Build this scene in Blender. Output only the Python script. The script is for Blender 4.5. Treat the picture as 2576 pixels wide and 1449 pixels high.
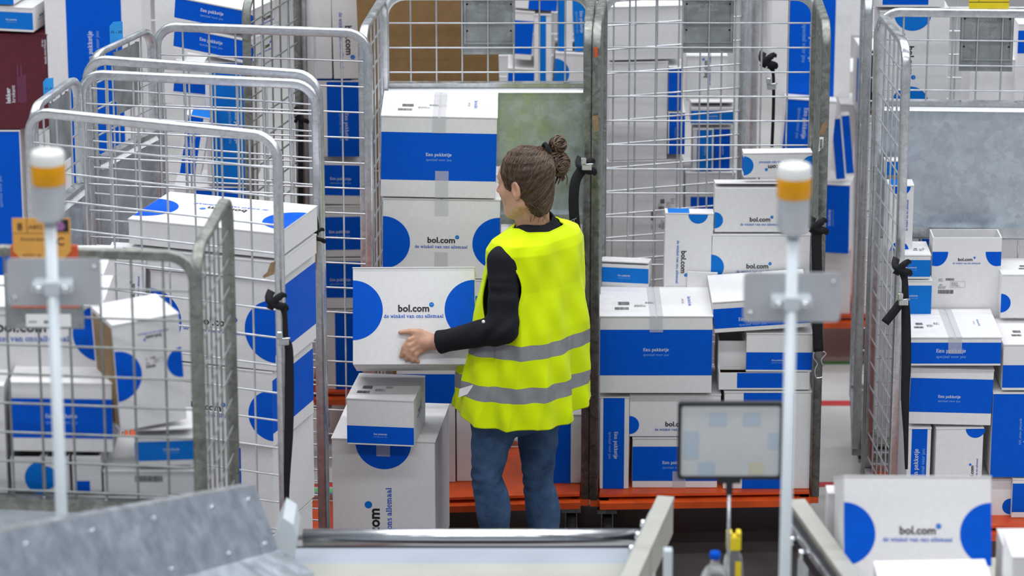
import bpy, math, random
from mathutils import Vector, Matrix, Euler
import numpy as np

for o in list(bpy.data.objects):
    bpy.data.objects.remove(o, do_unlink=True)
C = bpy.context.scene.collection
random.seed(7)
R = math.radians

# ------------------------------------------------------------------ camera
FPX = 9000.0
PITCH = R(17)
CXP, CYP = 1288.0, 724.5
D0 = 12.2
cP, sP = math.cos(PITCH), math.sin(PITCH)
CAM = Vector((0, -D0 * cP, 1.17 + D0 * sP))
cd = bpy.data.cameras.new('camera')
cam = bpy.data.objects.new('camera', cd)
C.objects.link(cam)
cam.location = CAM
cam.rotation_euler = (R(90) - PITCH, 0, 0)
cd.sensor_width = 36.0
cd.lens = FPX / 2576.0 * 36.0
cd.clip_start = 0.1
cd.clip_end = 100
cd.dof.use_dof = True
cd.dof.focus_distance = 12.25
cd.dof.aperture_fstop = 2.7
bpy.context.scene.camera = cam

# ------------------------------------------------------------------ world, lamps, exposure
sc = bpy.context.scene
sc.view_settings.view_transform = 'Standard'
sc.view_settings.look = 'None'
sc.view_settings.gamma = 1.0
sc.view_settings.exposure = 0.0
w = bpy.data.worlds.new('hall_light'); sc.world = w; w.use_nodes = True
bgn = w.node_tree.nodes['Background']
bgn.inputs[0].default_value = (0.80, 0.86, 1.0, 1)
bgn.inputs[1].default_value = 0.27

def area(name, loc, size, energy, rot=(0, 0, 0), col=(1, 1, 1)):
    l = bpy.data.lights.new(name, 'AREA'); l.shape = 'RECTANGLE'
    l.size, l.size_y = size; l.energy = energy; l.color = col
    o = bpy.data.objects.new(name, l); C.objects.link(o)
    o.location = loc; o.rotation_euler = rot
    return o
# rows of fluorescent tubes hanging high in the hall
for i, (yy, e) in enumerate([(-7.5, 410), (-3.2, 375), (1.0, 430), (5.0, 420)]):
    area('fluorescent_row', (0.3, yy, 7.0), (14.0, 0.35), e, (0, 0, 0), (0.97, 0.985, 1.0))

# ------------------------------------------------------------------ pixel -> place
def ray(px, py):
    u = (px - CXP) / FPX; v = -(py - CYP) / FPX
    return Vector((u, cP + v * sP, -sP + v * cP))
def at(px, py, Y):
    r = ray(px, py); t = (Y - CAM.y) / r.y
    return CAM + r * t
def atz(px, py, z):
    r = ray(px, py); t = (z - CAM.z) / r.z
    return CAM + r * t

# ------------------------------------------------------------------ materials
def newmat(name):
    m = bpy.data.materials.new(name); m.use_nodes = True
    return m, m.node_tree, m.node_tree.nodes['Principled BSDF']
def ramp(nt, fac, stops):
    r = nt.nodes.new('ShaderNodeValToRGB')
    while len(r.color_ramp.elements) < len(stops): r.color_ramp.elements.new(0.5)
    for e, (p, c) in zip(r.color_ramp.elements, stops): e.position = p; e.color = (*c, 1)
    nt.links.new(fac, r.inputs[0]); return r
def noise(nt, scale, detail=3, vec=None, rough=0.5):
    n = nt.nodes.new('ShaderNodeTexNoise'); n.inputs['Scale'].default_value = scale
    n.inputs['Detail'].default_value = detail; n.inputs['Roughness'].default_value = rough
    if vec is None:
        tc = nt.nodes.new('ShaderNodeTexCoord'); vec = tc.outputs['Object']
    nt.links.new(vec, n.inputs['Vector']); return n
def bump(nt, bs, h, strength, dist=0.002):
    b = nt.nodes.new('ShaderNodeBump'); b.inputs['Strength'].default_value = strength
    b.inputs['Distance'].default_value = dist
    nt.links.new(h, b.inputs['Height']); nt.links.new(b.outputs[0], bs.inputs['Normal'])
def mat(name, col, rough=0.6, metal=0.0, var=0.0, scale=30, bumps=0.0, spec=0.5, stretch=None):
    m, nt, bs = newmat(name)
    bs.inputs['Roughness'].default_value = rough; bs.inputs['Metallic'].default_value = metal
    bs.inputs['Specular IOR Level'].default_value = spec
    vec = None
    if stretch:
        tc = nt.nodes.new('ShaderNodeTexCoord'); mp = nt.nodes.new('ShaderNodeMapping')
        mp.inputs['Scale'].default_value = stretch
        nt.links.new(tc.outputs['Object'], mp.inputs[0]); vec = mp.outputs[0]
    n = noise(nt, scale, 3, vec)
    a = tuple(max(0, c * (1 - var)) for c in col); b = tuple(min(1, c * (1 + var)) for c in col)
    r = ramp(nt, n.outputs[0], [(0.3, a), (0.7, b)])
    nt.links.new(r.outputs[0], bs.inputs['Base Color'])
    if bumps: bump(nt, bs, n.outputs[0], bumps)
    return m
M = {}
M['card'] = mat('white_cardboard', (0.76, 0.755, 0.76), 0.62, 0, 0.03, 60, 0.10, 0.35)
M['ink'] = mat('blue_print', (0.0, 0.094, 0.60), 0.5, 0, 0.05, 40, 0.0, 0.1)
M['ink2'] = mat('light_blue_print', (0.0, 0.165, 0.62), 0.5, 0, 0.05, 40, 0.0, 0.2)
M['black'] = mat('black_print', (0.012, 0.012, 0.014), 0.5, 0, 0.1)
M['white'] = mat('white_print', (0.74, 0.78, 0.86), 0.5, 0, 0.03)
M['pale'] = mat('pale_blue_print', (0.22, 0.42, 0.75), 0.5, 0, 0.03)
M['grey'] = mat('grey_print', (0.22, 0.22, 0.24), 0.6, 0, 0.1)
M['kraft'] = mat('brown_cardboard', (0.235, 0.14, 0.058), 0.75, 0, 0.08, 25, 0.15, 0.25)
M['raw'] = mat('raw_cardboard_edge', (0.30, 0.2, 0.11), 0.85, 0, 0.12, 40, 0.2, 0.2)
M['crimson'] = mat('crimson_carton', (0.095, 0.006, 0.018), 0.5, 0, 0.1, 30, 0.05)
M['label'] = mat('paper_label', (0.86, 0.86, 0.87), 0.5, 0, 0.01)
def tape_mat():
    m, nt, bs = newmat('clear_packing_tape')
    bs.inputs['Base Color'].default_value = (0.70, 0.71, 0.74, 1)
    bs.inputs['Roughness'].default_value = 0.16; bs.inputs['Alpha'].default_value = 0.28
    n = noise(nt, 25); bump(nt, bs, n.outputs[0], 0.2)
    return m
M['tape'] = tape_mat()
def galv(name, lo, hi, rough, metal=0.85, vs=28, bstr=0.15):
    m, nt, bs = newmat(name)
    tc = nt.nodes.new('ShaderNodeTexCoord')
    v = nt.nodes.new('ShaderNodeTexVoronoi'); v.inputs['Scale'].default_value = vs
    n0 = noise(nt, 9, 4, tc.outputs['Object'])
    mx = nt.nodes.new('ShaderNodeMixRGB'); mx.inputs[0].default_value = 0.12
    nt.links.new(tc.outputs['Object'], mx.inputs[1]); nt.links.new(n0.outputs['Color'], mx.inputs[2])
    nt.links.new(mx.outputs[0], v.inputs['Vector'])
    n = noise(nt, 14, 5, tc.outputs['Object'], 0.65)
    ad = nt.nodes.new('ShaderNodeMath'); ad.operation = 'MULTIPLY_ADD'
    sep = nt.nodes.new('ShaderNodeSeparateColor'); nt.links.new(v.outputs['Color'], sep.inputs[0])
    nt.links.new(sep.outputs[0], ad.inputs[0]); ad.inputs[1].default_value = 0.35
    nt.links.new(n.outputs[0], ad.inputs[2])
    r = ramp(nt, ad.outputs[0], [(0.3, lo), (0.95, hi)])
    nt.links.new(r.outputs[0], bs.inputs['Base Color'])
    r2 = ramp(nt, n.outputs[0], [(0.3, (rough - 0.1,) * 3), (0.7, (rough + 0.12,) * 3)])
    nt.links.new(r2.outputs[0], bs.inputs['Roughness'])
    bs.inputs['Metallic'].default_value = metal
    bump(nt, bs, n.outputs[0], bstr, 0.001)
    return m
M['galv'] = galv('galvanised_steel', (0.46, 0.48, 0.50), (0.68, 0.71, 0.74), 0.33, 0.85, 90, 0.05)
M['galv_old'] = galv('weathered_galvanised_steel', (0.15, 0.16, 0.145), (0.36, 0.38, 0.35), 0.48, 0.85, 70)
M['sheet'] = galv('galvanised_sheet', (0.47, 0.53, 0.60), (0.66, 0.73, 0.80), 0.36, 0.85, 45, 0.05)
M['rim'] = galv('lit_rim_steel', (0.80, 0.83, 0.85), (0.90, 0.92, 0.94), 0.42, 0.6, 60, 0.03)  # lighter copy of the sheet metal, lamp glint put into its colour
M['plate'] = galv('dull_zinc_plate', (0.20, 0.22, 0.22), (0.42, 0.45, 0.46), 0.5, 0.7, 16, 0.1)
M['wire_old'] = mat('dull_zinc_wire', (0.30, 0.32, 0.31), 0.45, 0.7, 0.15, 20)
M['wire'] = mat('zinc_wire', (0.62, 0.64, 0.67), 0.32, 0.75, 0.12, 20)
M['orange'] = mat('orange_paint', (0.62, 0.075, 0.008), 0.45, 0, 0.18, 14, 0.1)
M['rubber'] = mat('dark_rubber', (0.02, 0.02, 0.022), 0.8, 0, 0.2)
M['web'] = mat('black_webbing', (0.014, 0.014, 0.017), 0.8, 0, 0.25, 200, 0.3, 0.3)
M['chrome'] = mat('bright_steel', (0.72, 0.74, 0.76), 0.22, 1.0, 0.05)

# ------------------------------------------------------------------ mesh collector
class MB:
    def __init__(s): s.v = []; s.f = []; s.m = []; s.mats = []; s.sm = []
    def mi(s, m):
        m = M[m] if isinstance(m, str) else m
        if m not in s.mats: s.mats.append(m)
        return s.mats.index(m)
    def add(s, vs, fs, m, smooth=False, mtx=None):
        b = len(s.v); k = s.mi(m)
        if mtx is not None: vs = [mtx @ Vector(v) for v in vs]
        s.v += [tuple(v) for v in vs]
        s.f += [tuple(b + i for i in f) for f in fs]; s.m += [k] * len(fs); s.sm += [smooth] * len(fs)
    def box(s, lo, hi, m, mtx=None, bev=0.0):
        x0, y0, z0 = lo; x1, y1, z1 = hi
        if bev <= 0:
            vs = [(x0,y0,z0),(x1,y0,z0),(x1,y1,z0),(x0,y1,z0),(x0,y0,z1),(x1,y0,z1),(x1,y1,z1),(x0,y1,z1)]
            fs = [(0,3,2,1),(4,5,6,7),(0,1,5,4),(1,2,6,5),(2,3,7,6),(3,0,4,7)]
            s.add(vs, fs, m, False, mtx); return
        # chamfered box: 24 corner verts
        b = bev; X = (x0, x1); Y = (y0, y1); Z = (z0, z1); vs = []; idx = {}
        for i in (0, 1):
            for j in (0, 1):
                for k in (0, 1):
                    sx, sy, sz = (1, -1)[i], (1, -1)[j], (1, -1)[k]
                    idx[i,j,k,'x'] = len(vs); vs.append((X[i], Y[j] + sy*b, Z[k] + sz*b))
                    idx[i,j,k,'y'] = len(vs); vs.append((X[i] + sx*b, Y[j], Z[k] + sz*b))
                    idx[i,j,k,'z'] = len(vs); vs.append((X[i] + sx*b, Y[j] + sy*b, Z[k]))
        fs = []
        q = lambda a, t: idx[(*a, t)]
        def face(l, flip): fs.append(tuple(reversed(l)) if flip else tuple(l))
        for i in (0, 1): face([q((i,0,0),'x'), q((i,1,0),'x'), q((i,1,1),'x'), q((i,0,1),'x')], i == 0)
        for j in (0, 1): face([q((0,j,0),'y'), q((1,j,0),'y'), q((1,j,1),'y'), q((0,j,1),'y')], j == 1)
        for k in (0, 1): face([q((0,0,k),'z'), q((1,0,k),'z'), q((1,1,k),'z'), q((0,1,k),'z')], k == 0)
        for i in (0, 1):
            for j in (0, 1): face([q((i,j,0),'x'), q((i,j,0),'y'), q((i,j,1),'y'), q((i,j,1),'x')], i == j)
        for i in (0, 1):
            for k in (0, 1): face([q((i,0,k),'x'), q((i,0,k),'z'), q((i,1,k),'z'), q((i,1,k),'x')], i != k)
        for j in (0, 1):
            for k in (0, 1): face([q((0,j,k),'y'), q((0,j,k),'z'), q((1,j,k),'z'), q((1,j,k),'y')], j == k)
        for i in (0, 1):
            for j in (0, 1):
                for k in (0, 1): face([q((i,j,k),'x'), q((i,j,k),'y'), q((i,j,k),'z')], (i + j + k) % 2 == 0)
        s.add(vs, fs, m, False, mtx)
    def tube(s, pts, r, m, n=8, caps=True, smooth=True, rect=None, mtx=None, closed=False):
        pts = [Vector(p) for p in pts]; N = len(pts)
        if mtx is not None: pts = [mtx @ p for p in pts]
        rs = r if isinstance(r, (list, tuple)) else [r] * N
        tan = []
        for i in range(N):
            a = pts[(i - 1) % N] if (closed or i > 0) else pts[i]
            b = pts[(i + 1) % N] if (closed or i < N - 1) else pts[i]
            tan.append((b - a).normalized())
        up = Vector((0, 0, 1)) if abs(tan[0].z) < 0.9 else Vector((0, 1, 0))
        x = tan[0].cross(up).normalized(); vs = []; fs = []
        for i in range(N):
            if i > 0:
                q = tan[i-1].rotation_difference(tan[i]); x = (q @ x)
            x = (x - tan[i] * x.dot(tan[i])).normalized(); y = tan[i].cross(x)
            for k in range(n):
                a = 2 * math.pi * (k + (0.5 if rect else 0)) / n
                ca, sa = math.cos(a), math.sin(a)
                if rect and n > 4:
                    ca = math.copysign(abs(ca) ** .45 * rect[0], ca); sa = math.copysign(abs(sa) ** .45 * rect[1], sa)
                    vs.append(pts[i] + x * ca + y * sa)
                elif rect: 
                    ca = math.copysign(rect[0], ca); sa = math.copysign(rect[1], sa)
                    vs.append(pts[i] + x * ca + y * sa)
                else: vs.append(pts[i] + x * ca * rs[i] + y * sa * rs[i])
        L = N if closed else N - 1
        for i in range(L):
            for k in range(n):
                a = i * n + k; b = i * n + (k + 1) % n; c = ((i + 1) % N) * n + (k + 1) % n; d = ((i + 1) % N) * n + k
                fs.append((a, d, c, b))
        if caps and not closed:
            fs.append(tuple(range(n))); fs.append(tuple((N - 1) * n + k for k in reversed(range(n))))
        s.add(vs, fs, m, smooth and (not rect or n > 4))
    def cyl(s, a, b, r, m, n=16, r2=None): s.tube([a, b], [r, r2 if r2 is not None else r], m, n)
    def lathe(s, prof, m, n=24, mtx=None, smooth=True):
        vs = []; fs = []
        for (r, z) in prof:
            for k in range(n):
                a = 2 * math.pi * k / n; vs.append((r * math.cos(a), r * math.sin(a), z))
        for i in range(len(prof) - 1):
            for k in range(n):
                fs.append((i*n+k, i*n+(k+1) % n, (i+1)*n+(k+1) % n, (i+1)*n+k))
        s.add(vs, fs, m, smooth, mtx)
    def poly(s, pts, m, mtx=None): s.add(pts, [tuple(range(len(pts)))], m, False, mtx)
    def build(s, name, parent=None, loc=None, rot=None):
        me = bpy.data.meshes.new(name); me.from_pydata(s.v, [], s.f)
        for m in s.mats: me.materials.append(m)
        me.polygons.foreach_set('material_index', s.m); me.polygons.foreach_set('use_smooth', s.sm)
        me.update(); o = bpy.data.objects.new(name, me); C.objects.link(o)
        if parent: o.parent = parent
        if loc is not None: o.location = loc
        if rot is not None: o.rotation_euler = rot
        return o
def tag(o, label=None, cat=None, group=None, kind=None):
    if label: o['label'] = label
    if cat: o['category'] = cat
    if group: o['group'] = group
    if kind: o['kind'] = kind
    return o
def empty(name, loc, rot=(0, 0, 0)):
    o = bpy.data.objects.new(name, None); C.objects.link(o); o.location = loc; o.rotation_euler = rot
    o.empty_display_size = 0.05
    return o

# ------------------------------------------------------------------ lettering
def arc(cx, cy, rx, ry, a0, a1, n=9):
    return [(cx + rx * math.cos(R(a0 + (a1 - a0) * i / n)), cy + ry * math.sin(R(a0 + (a1 - a0) * i / n))) for i in range(n + 1)]
T1, T2 = 0.24, 0.13
GL = {
 'E': (1.08, [([(.27,0),(.27,1.4)],T1),([(0,1.36),(.98,1.36)],T2),([(.27,.74),(.72,.74)],T2),([(0,.05),(1.02,.05)],T2),([(.96,1.4),(.96,1.05)],T2),([(1.0,0),(1.0,.38)],T2),([(.7,.55),(.7,.92)],T2)]),
 'D': (1.2, [([(.27,0),(.27,1.4)],T1),(arc(.4,.7,.62,.64,90,-90),T1),([(0,1.36),(.45,1.36)],T2),([(0,.05),(.45,.05)],T2)]),
 'e': (.98, [(arc(.48,.5,.36,.44,0,325,14),.19),([(.14,.52),(.84,.52)],T2)]),
 'n': (1.16, [([(.27,0),(.27,1)],T1),([(.03,.95),(.3,.95)],T2),(arc(.56,.62,.29,.32,180,0),.19),([(.85,0),(.85,.64)],T1),([(.02,.05),(.5,.05)],T2),([(.62,.05),(1.1,.05)],T2)]),
 'm': (1.74, [([(.27,0),(.27,1)],T1),([(.03,.95),(.3,.95)],T2),(arc(.55,.62,.28,.32,180,0),.19),([(.83,0),(.83,.64)],T1),(arc(1.11,.62,.28,.32,180,0),.19),([(1.39,0),(1.39,.64)],T1),([(.02,.05),(.5,.05)],T2),([(.62,.05),(1.04,.05)],T2),([(1.18,.05),(1.66,.05)],T2)]),
 'p': (1.08, [([(.27,-.4),(.27,1)],T1),([(.03,.95),(.3,.95)],T2),(arc(.52,.5,.38,.42,130,-130,12),.2),([(.02,-.36),(.52,-.36)],T2)]),
 'b': (1.08, [([(.27,0),(.27,1.4)],T1),([(.03,1.36),(.3,1.36)],T2),(arc(.52,.48,.38,.42,130,-130,12),.2)]),
 'a': (1.02, [(arc(.42,.64,.29,.3,165,0),.18),([(.72,.08),(.72,.66)],T1),(arc(.42,.3,.29,.24,0,360,12),.18),([(.7,.05),(.98,.05)],T2)]),
 'k': (1.1, [([(.27,0),(.27,1.4)],T1),([(.03,1.36),(.3,1.36)],T2),([(.02,.05),(.5,.05)],T2),([(.3,.42),(.8,.95)],.15),([(.6,.95),(1.02,.95)],T2),([(.46,.55),(.86,.05)],.22),([(.64,.05),(1.08,.05)],T2)]),
 't': (.74, [([(.3,.25),(.3,1.28)],T1),([(.02,.95),(.62,.95)],T2),(arc(.5,.26,.2,.2,180,320),.17)]),
 'j': (.54, [([(.3,-.2),(.3,1)],T1),([(.05,.95),(.32,.95)],T2),(arc(.12,-.2,.18,.18,0,-120),.17),([(.3,1.2),(.3,1.42)],T1)]),
 'd': (1.1, [([(.8,.05),(.8,1.4)],T1),([(.55,1.36),(.82,1.36)],T2),([(.78,.05),(1.06,.05)],T2),(arc(.48,.48,.36,.42,50,310,12),.2)]),
 'w': (1.5, [([(.22,.98),(.5,.04)],.2),([(.5,.04),(.76,.98)],.15),([(.76,.98),(1.02,.04)],.2),([(1.02,.04),(1.28,.98)],.15),([(0,.95),(.44,.95)],T2),([(1.06,.95),(1.48,.95)],T2)]),
 'v': (1.08, [([(.22,.98),(.54,.04)],.22),([(.54,.04),(.86,.98)],.15),([(0,.95),(.42,.95)],T2),([(.66,.95),(1.06,.95)],T2)]),
 'i': (.58, [([(.27,0),(.27,1)],T1),([(.03,.95),(.3,.95)],T2),([(.02,.05),(.52,.05)],T2),([(.27,1.2),(.27,1.42)],T1)]),
 'l': (.58, [([(.27,0),(.27,1.4)],T1),([(.03,1.36),(.3,1.36)],T2),([(.02,.05),(.52,.05)],T2)]),
 'o': (1.02, [(arc(.5,.5,.38,.43,0,360,16),.2)]),
 's': (.84, [(arc(.42,.73,.26,.21,20,200)+arc(.42,.27,.28,.21,50,-160),.18)]),
 'r': (.84, [([(.27,0),(.27,1)],T1),([(.03,.95),(.3,.95)],T2),(arc(.56,.62,.29,.32,180,50),.19),([(.02,.05),(.52,.05)],T2)]),
 ' ': (.5, []),
}
_tc = {}
def serif(txt):
    k = ('serif', txt)
    if k in _tc: return _tc[k]
    vs = []; fs = []; x = 0
    for ch in txt:
        wd, st = GL[ch]
        for pl, th in st:
            n = len(pl); off = []
            for i in range(n):
                a = Vector(pl[max(0, i-1)]); b = Vector(pl[min(n-1, i+1)]); t = (b - a)
                t = t.normalized() if t.length > 0 else Vector((1, 0)); off.append(Vector((-t.y, t.x)) * th / 2)
            b0 = len(vs)
            for i in range(n):
                p = Vector(pl[i]) + Vector((x, 0)); vs.append(tuple(p + off[i])); vs.append(tuple(p - off[i]))
            for i in range(n - 1): fs.append((b0+2*i, b0+2*i+1, b0+2*i+3, b0+2*i+2))
        x += wd
    _tc[k] = (vs, fs, x); return _tc[k]
def sans(txt, off=0.0):
    k = (txt, off)
    if k in _tc: return _tc[k]
    cu = bpy.data.curves.new('t', 'FONT'); cu.body = txt; cu.size = 1.0; cu.offset = off; cu.resolution_u = 2
    o = bpy.data.objects.new('t', cu); C.objects.link(o)
    dg = bpy.context.evaluated_depsgraph_get(); dg.update()
    me = o.evaluated_get(dg).to_mesh()
    vs = [(v.co.x, v.co.y) for v in me.vertices]; fs = [tuple(p.vertices) for p in me.polygons]
    bpy.data.objects.remove(o, do_unlink=True); bpy.data.curves.remove(cu)
    x0 = min(v[0] for v in vs); x1 = max(v[0] for v in vs)
    vs = [(v[0] - x0, v[1]) for v in vs]
    _tc[k] = (vs, fs, x1 - x0); return _tc[k]
def text(mb, mtx, txt, cx, cy, width, m, kind='sans', off=0.0, align='c', hs=1.0):
    """lettering on a face, cx,cy the middle of its base line"""
    vs, fs, wd = serif(txt) if kind == 'serif' else sans(txt, off)
    k = width / wd; x0 = cx - width / 2 if align == 'c' else cx
    pts = [mtx @ Vector((x0 + v[0] * k, cy + v[1] * k * hs, 0)) for v in vs]
    mb.add(pts, fs, m)
    return k
def fpoly(mb, mtx, pts, m): mb.add([mtx @ Vector((p[0], p[1], 0)) for p in pts], [tuple(range(len(pts)))], m)
def frect(mb, mtx, x0, y0, x1, y1, m): fpoly(mb, mtx, [(x0,y0),(x1,y0),(x1,y1),(x0,y1)], m)
def fdisc(mb, mtx, cx, cy, r, a0, a1, m, n=28):
    fpoly(mb, mtx, arc(cx, cy, r, r, a0, a1, n)[:(None if a1 - a0 < 360 else -1)], m)
# ------------------------------------------------------------------ print designs on a box face
def barcode(mb, F, x, y, w, h, seed=1):
    rnd = random.Random(seed); u = x
    while u < x + w - 0.0008:
        b = rnd.choice([0.0009, 0.0014, 0.002]); g = rnd.choice([0.0009, 0.0013])
        frect(mb, F, u, y, min(u + b, x + w), y + h, 'black'); u += b + g
def dashes(mb, F, x, y, w, rows, lh, seed=1, m='grey'):
    rnd = random.Random(seed)
    for r_ in range(rows):
        u = x; e = x + w * rnd.uniform(0.6, 1.0)
        while u < e:
            b = rnd.uniform(0.003, 0.009); frect(mb, F, u, y - r_ * lh, min(u + b, e), y - r_ * lh + lh * 0.42, m); u += b + 0.0016
def design(mb, mtx, w, h, spec):
    if spec is None: return
    if isinstance(spec, str): spec = (spec, 0, {})
    kind = spec[0]; rot = spec[1] if len(spec) > 1 else 0; o = spec[2] if len(spec) > 2 else {}
    dw, dh = (h, w) if rot % 180 else (w, h)
    F = mtx @ Matrix.Translation((w/2, h/2, 0)) @ Matrix.Rotation(R(rot), 4, 'Z') @ Matrix.Translation((-dw/2, -dh/2, 0.0005))
    F2 = F @ Matrix.Translation((0, 0, 0.0005))
    ink = o.get('ink', 'ink')
    if kind == 'P':
        lo, hi = o.get('band', (0.22, 0.82))
        frect(mb, F, 0, lo * dh, dw, hi * dh, ink)
        tw = o.get('tw', min(0.1, dw * 0.3)); cy = (lo + (hi - lo) * o.get('ty', 0.5)) * dh; cx = dw * o.get('tx', 0.5)
        if tw:
            text(mb, F2, 'Een pakketje', cx, cy + tw * 0.02, tw, 'white', 'serif')
            text(mb, F2, 'speciaal voor jou', cx, cy - tw * 0.17, tw * 0.98, 'pale')
        if o.get('tape'):
            pass
    elif kind == 'B':
        r = o.get('r', 0.30 * dh); cy = o.get('cy', 0.56) * dh
        if o.get('l', 1): fdisc(mb, F, 0, cy, r, -90, 90, ink)
        if o.get('rr', 1): fdisc(mb, F, dw, cy, r, 90, 270, ink)
        ts = o.get('ts', dw * 0.48); cx = dw * o.get('tx', 0.5); ty = o.get('ty', cy / dh) * dh
        if ts:
            text(mb, F2, 'bol.com', cx, ty - ts * 0.01, ts * 0.52, 'black', 'sans', 0.028)
            fdisc(mb, F2, cx + ts * 0.30, ty + ts * 0.105, ts * 0.04, 0, 360, 'ink2', 16)
            text(mb, F2, 'de winkel van ons allemaal', cx, ty - ts * 0.115, ts, ink, 'serif')
            e = F2 @ Matrix.Translation((0, 0, 0.0003))
            for ax in (-0.012, 0.012):
                fpoly(mb, e, [(cx + ts*(0.30 + ax - .008), ty + ts*0.10), (cx + ts*(0.30 + ax + .003), ty + ts*0.098), (cx + ts*(0.30 + ax + .008), ty + ts*.118), (cx + ts*(0.30 + ax - .002), ty + ts*.12)], 'pale')
    elif kind == 'HB':      # half circles hanging from the lid line
        r = o.get('r', 0.08); y = o.get('y', 0.82) * dh
        fpoly(mb, F, [(0, y), (0, y - r * 0.95)] + [(r*0.28 + r * 0.75 * math.cos(R(a)), y + r * math.sin(R(a)) * 0.98) for a in range(-100, 1, 10)], ink)
        fpoly(mb, F, [(dw, y), (dw - r * 1.03, y)] + [(dw - r*0.28 + r * 0.75 * math.cos(R(a)), y + r * math.sin(R(a)) * 0.98) for a in range(180, 281, 10)] + [(dw, y - r * 0.95)], ink)
        ts = o.get('ts', dw * 0.38); cx = dw * 0.5; ty = y - r * 0.62
        text(mb, F2, 'bol.com', cx - ts*.05, ty, ts * 0.52, 'black', 'sans', 0.028)
        fdisc(mb, F2, cx + ts * 0.28, ty + ts * 0.12, ts * 0.04, 0, 360, 'ink2', 16)
        text(mb, F2, 'de winkel van ons allemaal', cx, ty - ts * 0.115, ts, ink, 'serif')
    elif kind == 'C':       # one half circle cut by the upper edge, wording read upwards
        r = o.get('r', 0.2 * dw); fdisc(mb, F, dw * o.get('cx', .5), dh * o.get('cy', 1), r, 180, 360, ink)
        ts = o.get('ts', 0.4)
        G = F2 @ Matrix.Translation((dw * o.get('tx', .5), dh * o.get('ty', .4), 0)) @ Matrix.Rotation(R(o.get('tr', 90)), 4, 'Z')
        text(mb, G, 'bol.com', 0, 0, ts * 0.52, 'black', 'sans', 0.028)
        fdisc(mb, G, ts * 0.30, ts * 0.115, ts * 0.04, 0, 360, 'ink2', 20)
        text(mb, G, 'de winkel van ons allemaal', 0, -ts * 0.13, ts, ink, 'serif')
    elif kind == 'L':       # address print and greeting on a closed top
        s = o.get('s', 1.0); x = dw * o.get('lx', 0.18); y = dh * o.get('ly', 0.35)
        if o.get('flip'):
            G = F2 @ Matrix.Translation((dw, dh, 0)) @ Matrix.Rotation(math.pi, 4, 'Z')
        else: G = F2
        barcode(mb, G, x, y + 0.05 * s, 0.035 * s, 0.035 * s, 3)
        barcode(mb, G, x - 0.012 * s, y, 0.045 * s, 0.028 * s, 5)
        dashes(mb, G, x + 0.05 * s, y + 0.05 * s, 0.04 * s, 4, 0.007, 4)
        dashes(mb, G, x + 0.085 * s, y + 0.08 * s, 0.03 * s, 3, 0.008, 6)
        if o.get('hi', 1):
            K = G @ Matrix.Translation((dw * 0.80, dh * 0.5, 0)) @ Matrix.Rotation(R(-90), 4, 'Z')
            text(mb, K, 'Daar ben ik dan', 0, 0, 0.10 * s, 'ink2', 'serif'); text(mb, K, 'voor jou', 0, -0.02 * s, 0.05 * s, 'grey')
    elif kind == 'A':       # printed address label
        s = o.get('s', 1.0); x = dw * o.get('lx', 0.12); y = dh * o.get('ly', 0.3)
        barcode(mb, F2, x, y, 0.085 * s, 0.022 * s, 8); barcode(mb, F2, x + 0.04 * s, y + 0.075 * s, 0.045 * s, 0.013 * s, 9)
        text(mb, F2, 'AD', x + 0.014 * s, y + 0.046 * s, 0.016 * s, 'black')
        dashes(mb, F2, x, y + 0.04 * s, 0.045 * s, 3, 0.0055 * s, 2); dashes(mb, F2, x, y + 0.083 * s, 0.03 * s, 3, 0.006 * s, 12)
        X0, Y0, X1, Y1 = x + 0.065 * s, y + 0.035 * s, x + 0.145 * s, y + 0.07 * s
        for a in ((X0, Y0, X1, Y0 + .0007), (X0, Y1, X1, Y1 + .0007), (X0, Y0, X0 + .0007, Y1), (X1, Y0, X1 + .0007, Y1)): frect(mb, F2, *a, 'grey')
        dashes(mb, F2, X0 + 0.004, Y1 - 0.009 * s, 0.05 * s, 4, 0.0065 * s, 21)
    elif kind == 'S':       # plain strip of print at a given place (fractions)
        for a in o['rects']: frect(mb, F, a[0] * dw, a[1] * dh, a[2] * dw, a[3] * dh, ink)
def designs(mb, mtx, w, h, spec):
    if isinstance(spec, list):
        for s_ in spec: design(mb, mtx, w, h, s_)
    else: design(mb, mtx, w, h, spec)
def face_mtx(which, w, D, h):
    """origin lower left of the face seen from outside, u right, v up, normal out; body x -w/2..w/2, y 0..D, z 0..h"""
    if which == 'front': c0, u, v = (-w/2, 0, 0), (1,0,0), (0,0,1)
    if which == 'back': c0, u, v = (w/2, D, 0), (-1,0,0), (0,0,1)
    if which == 'right': c0, u, v = (w/2, 0, 0), (0,1,0), (0,0,1)
    if which == 'left': c0, u, v = (-w/2, D, 0), (0,-1,0), (0,0,1)
    if which == 'top': c0, u, v = (-w/2, 0, h), (1,0,0), (0,1,0)
    if which == 'bottom': c0, u, v = (-w/2, D, 0), (1,0,0), (0,-1,0)
    u = Vector(u); v = Vector(v); n = u.cross(v)
    return Matrix(((u.x, v.x, n.x, c0[0]), (u.y, v.y, n.y, c0[1]), (u.z, v.z, n.z, c0[2]), (0, 0, 0, 1)))
BOXES = []
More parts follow.
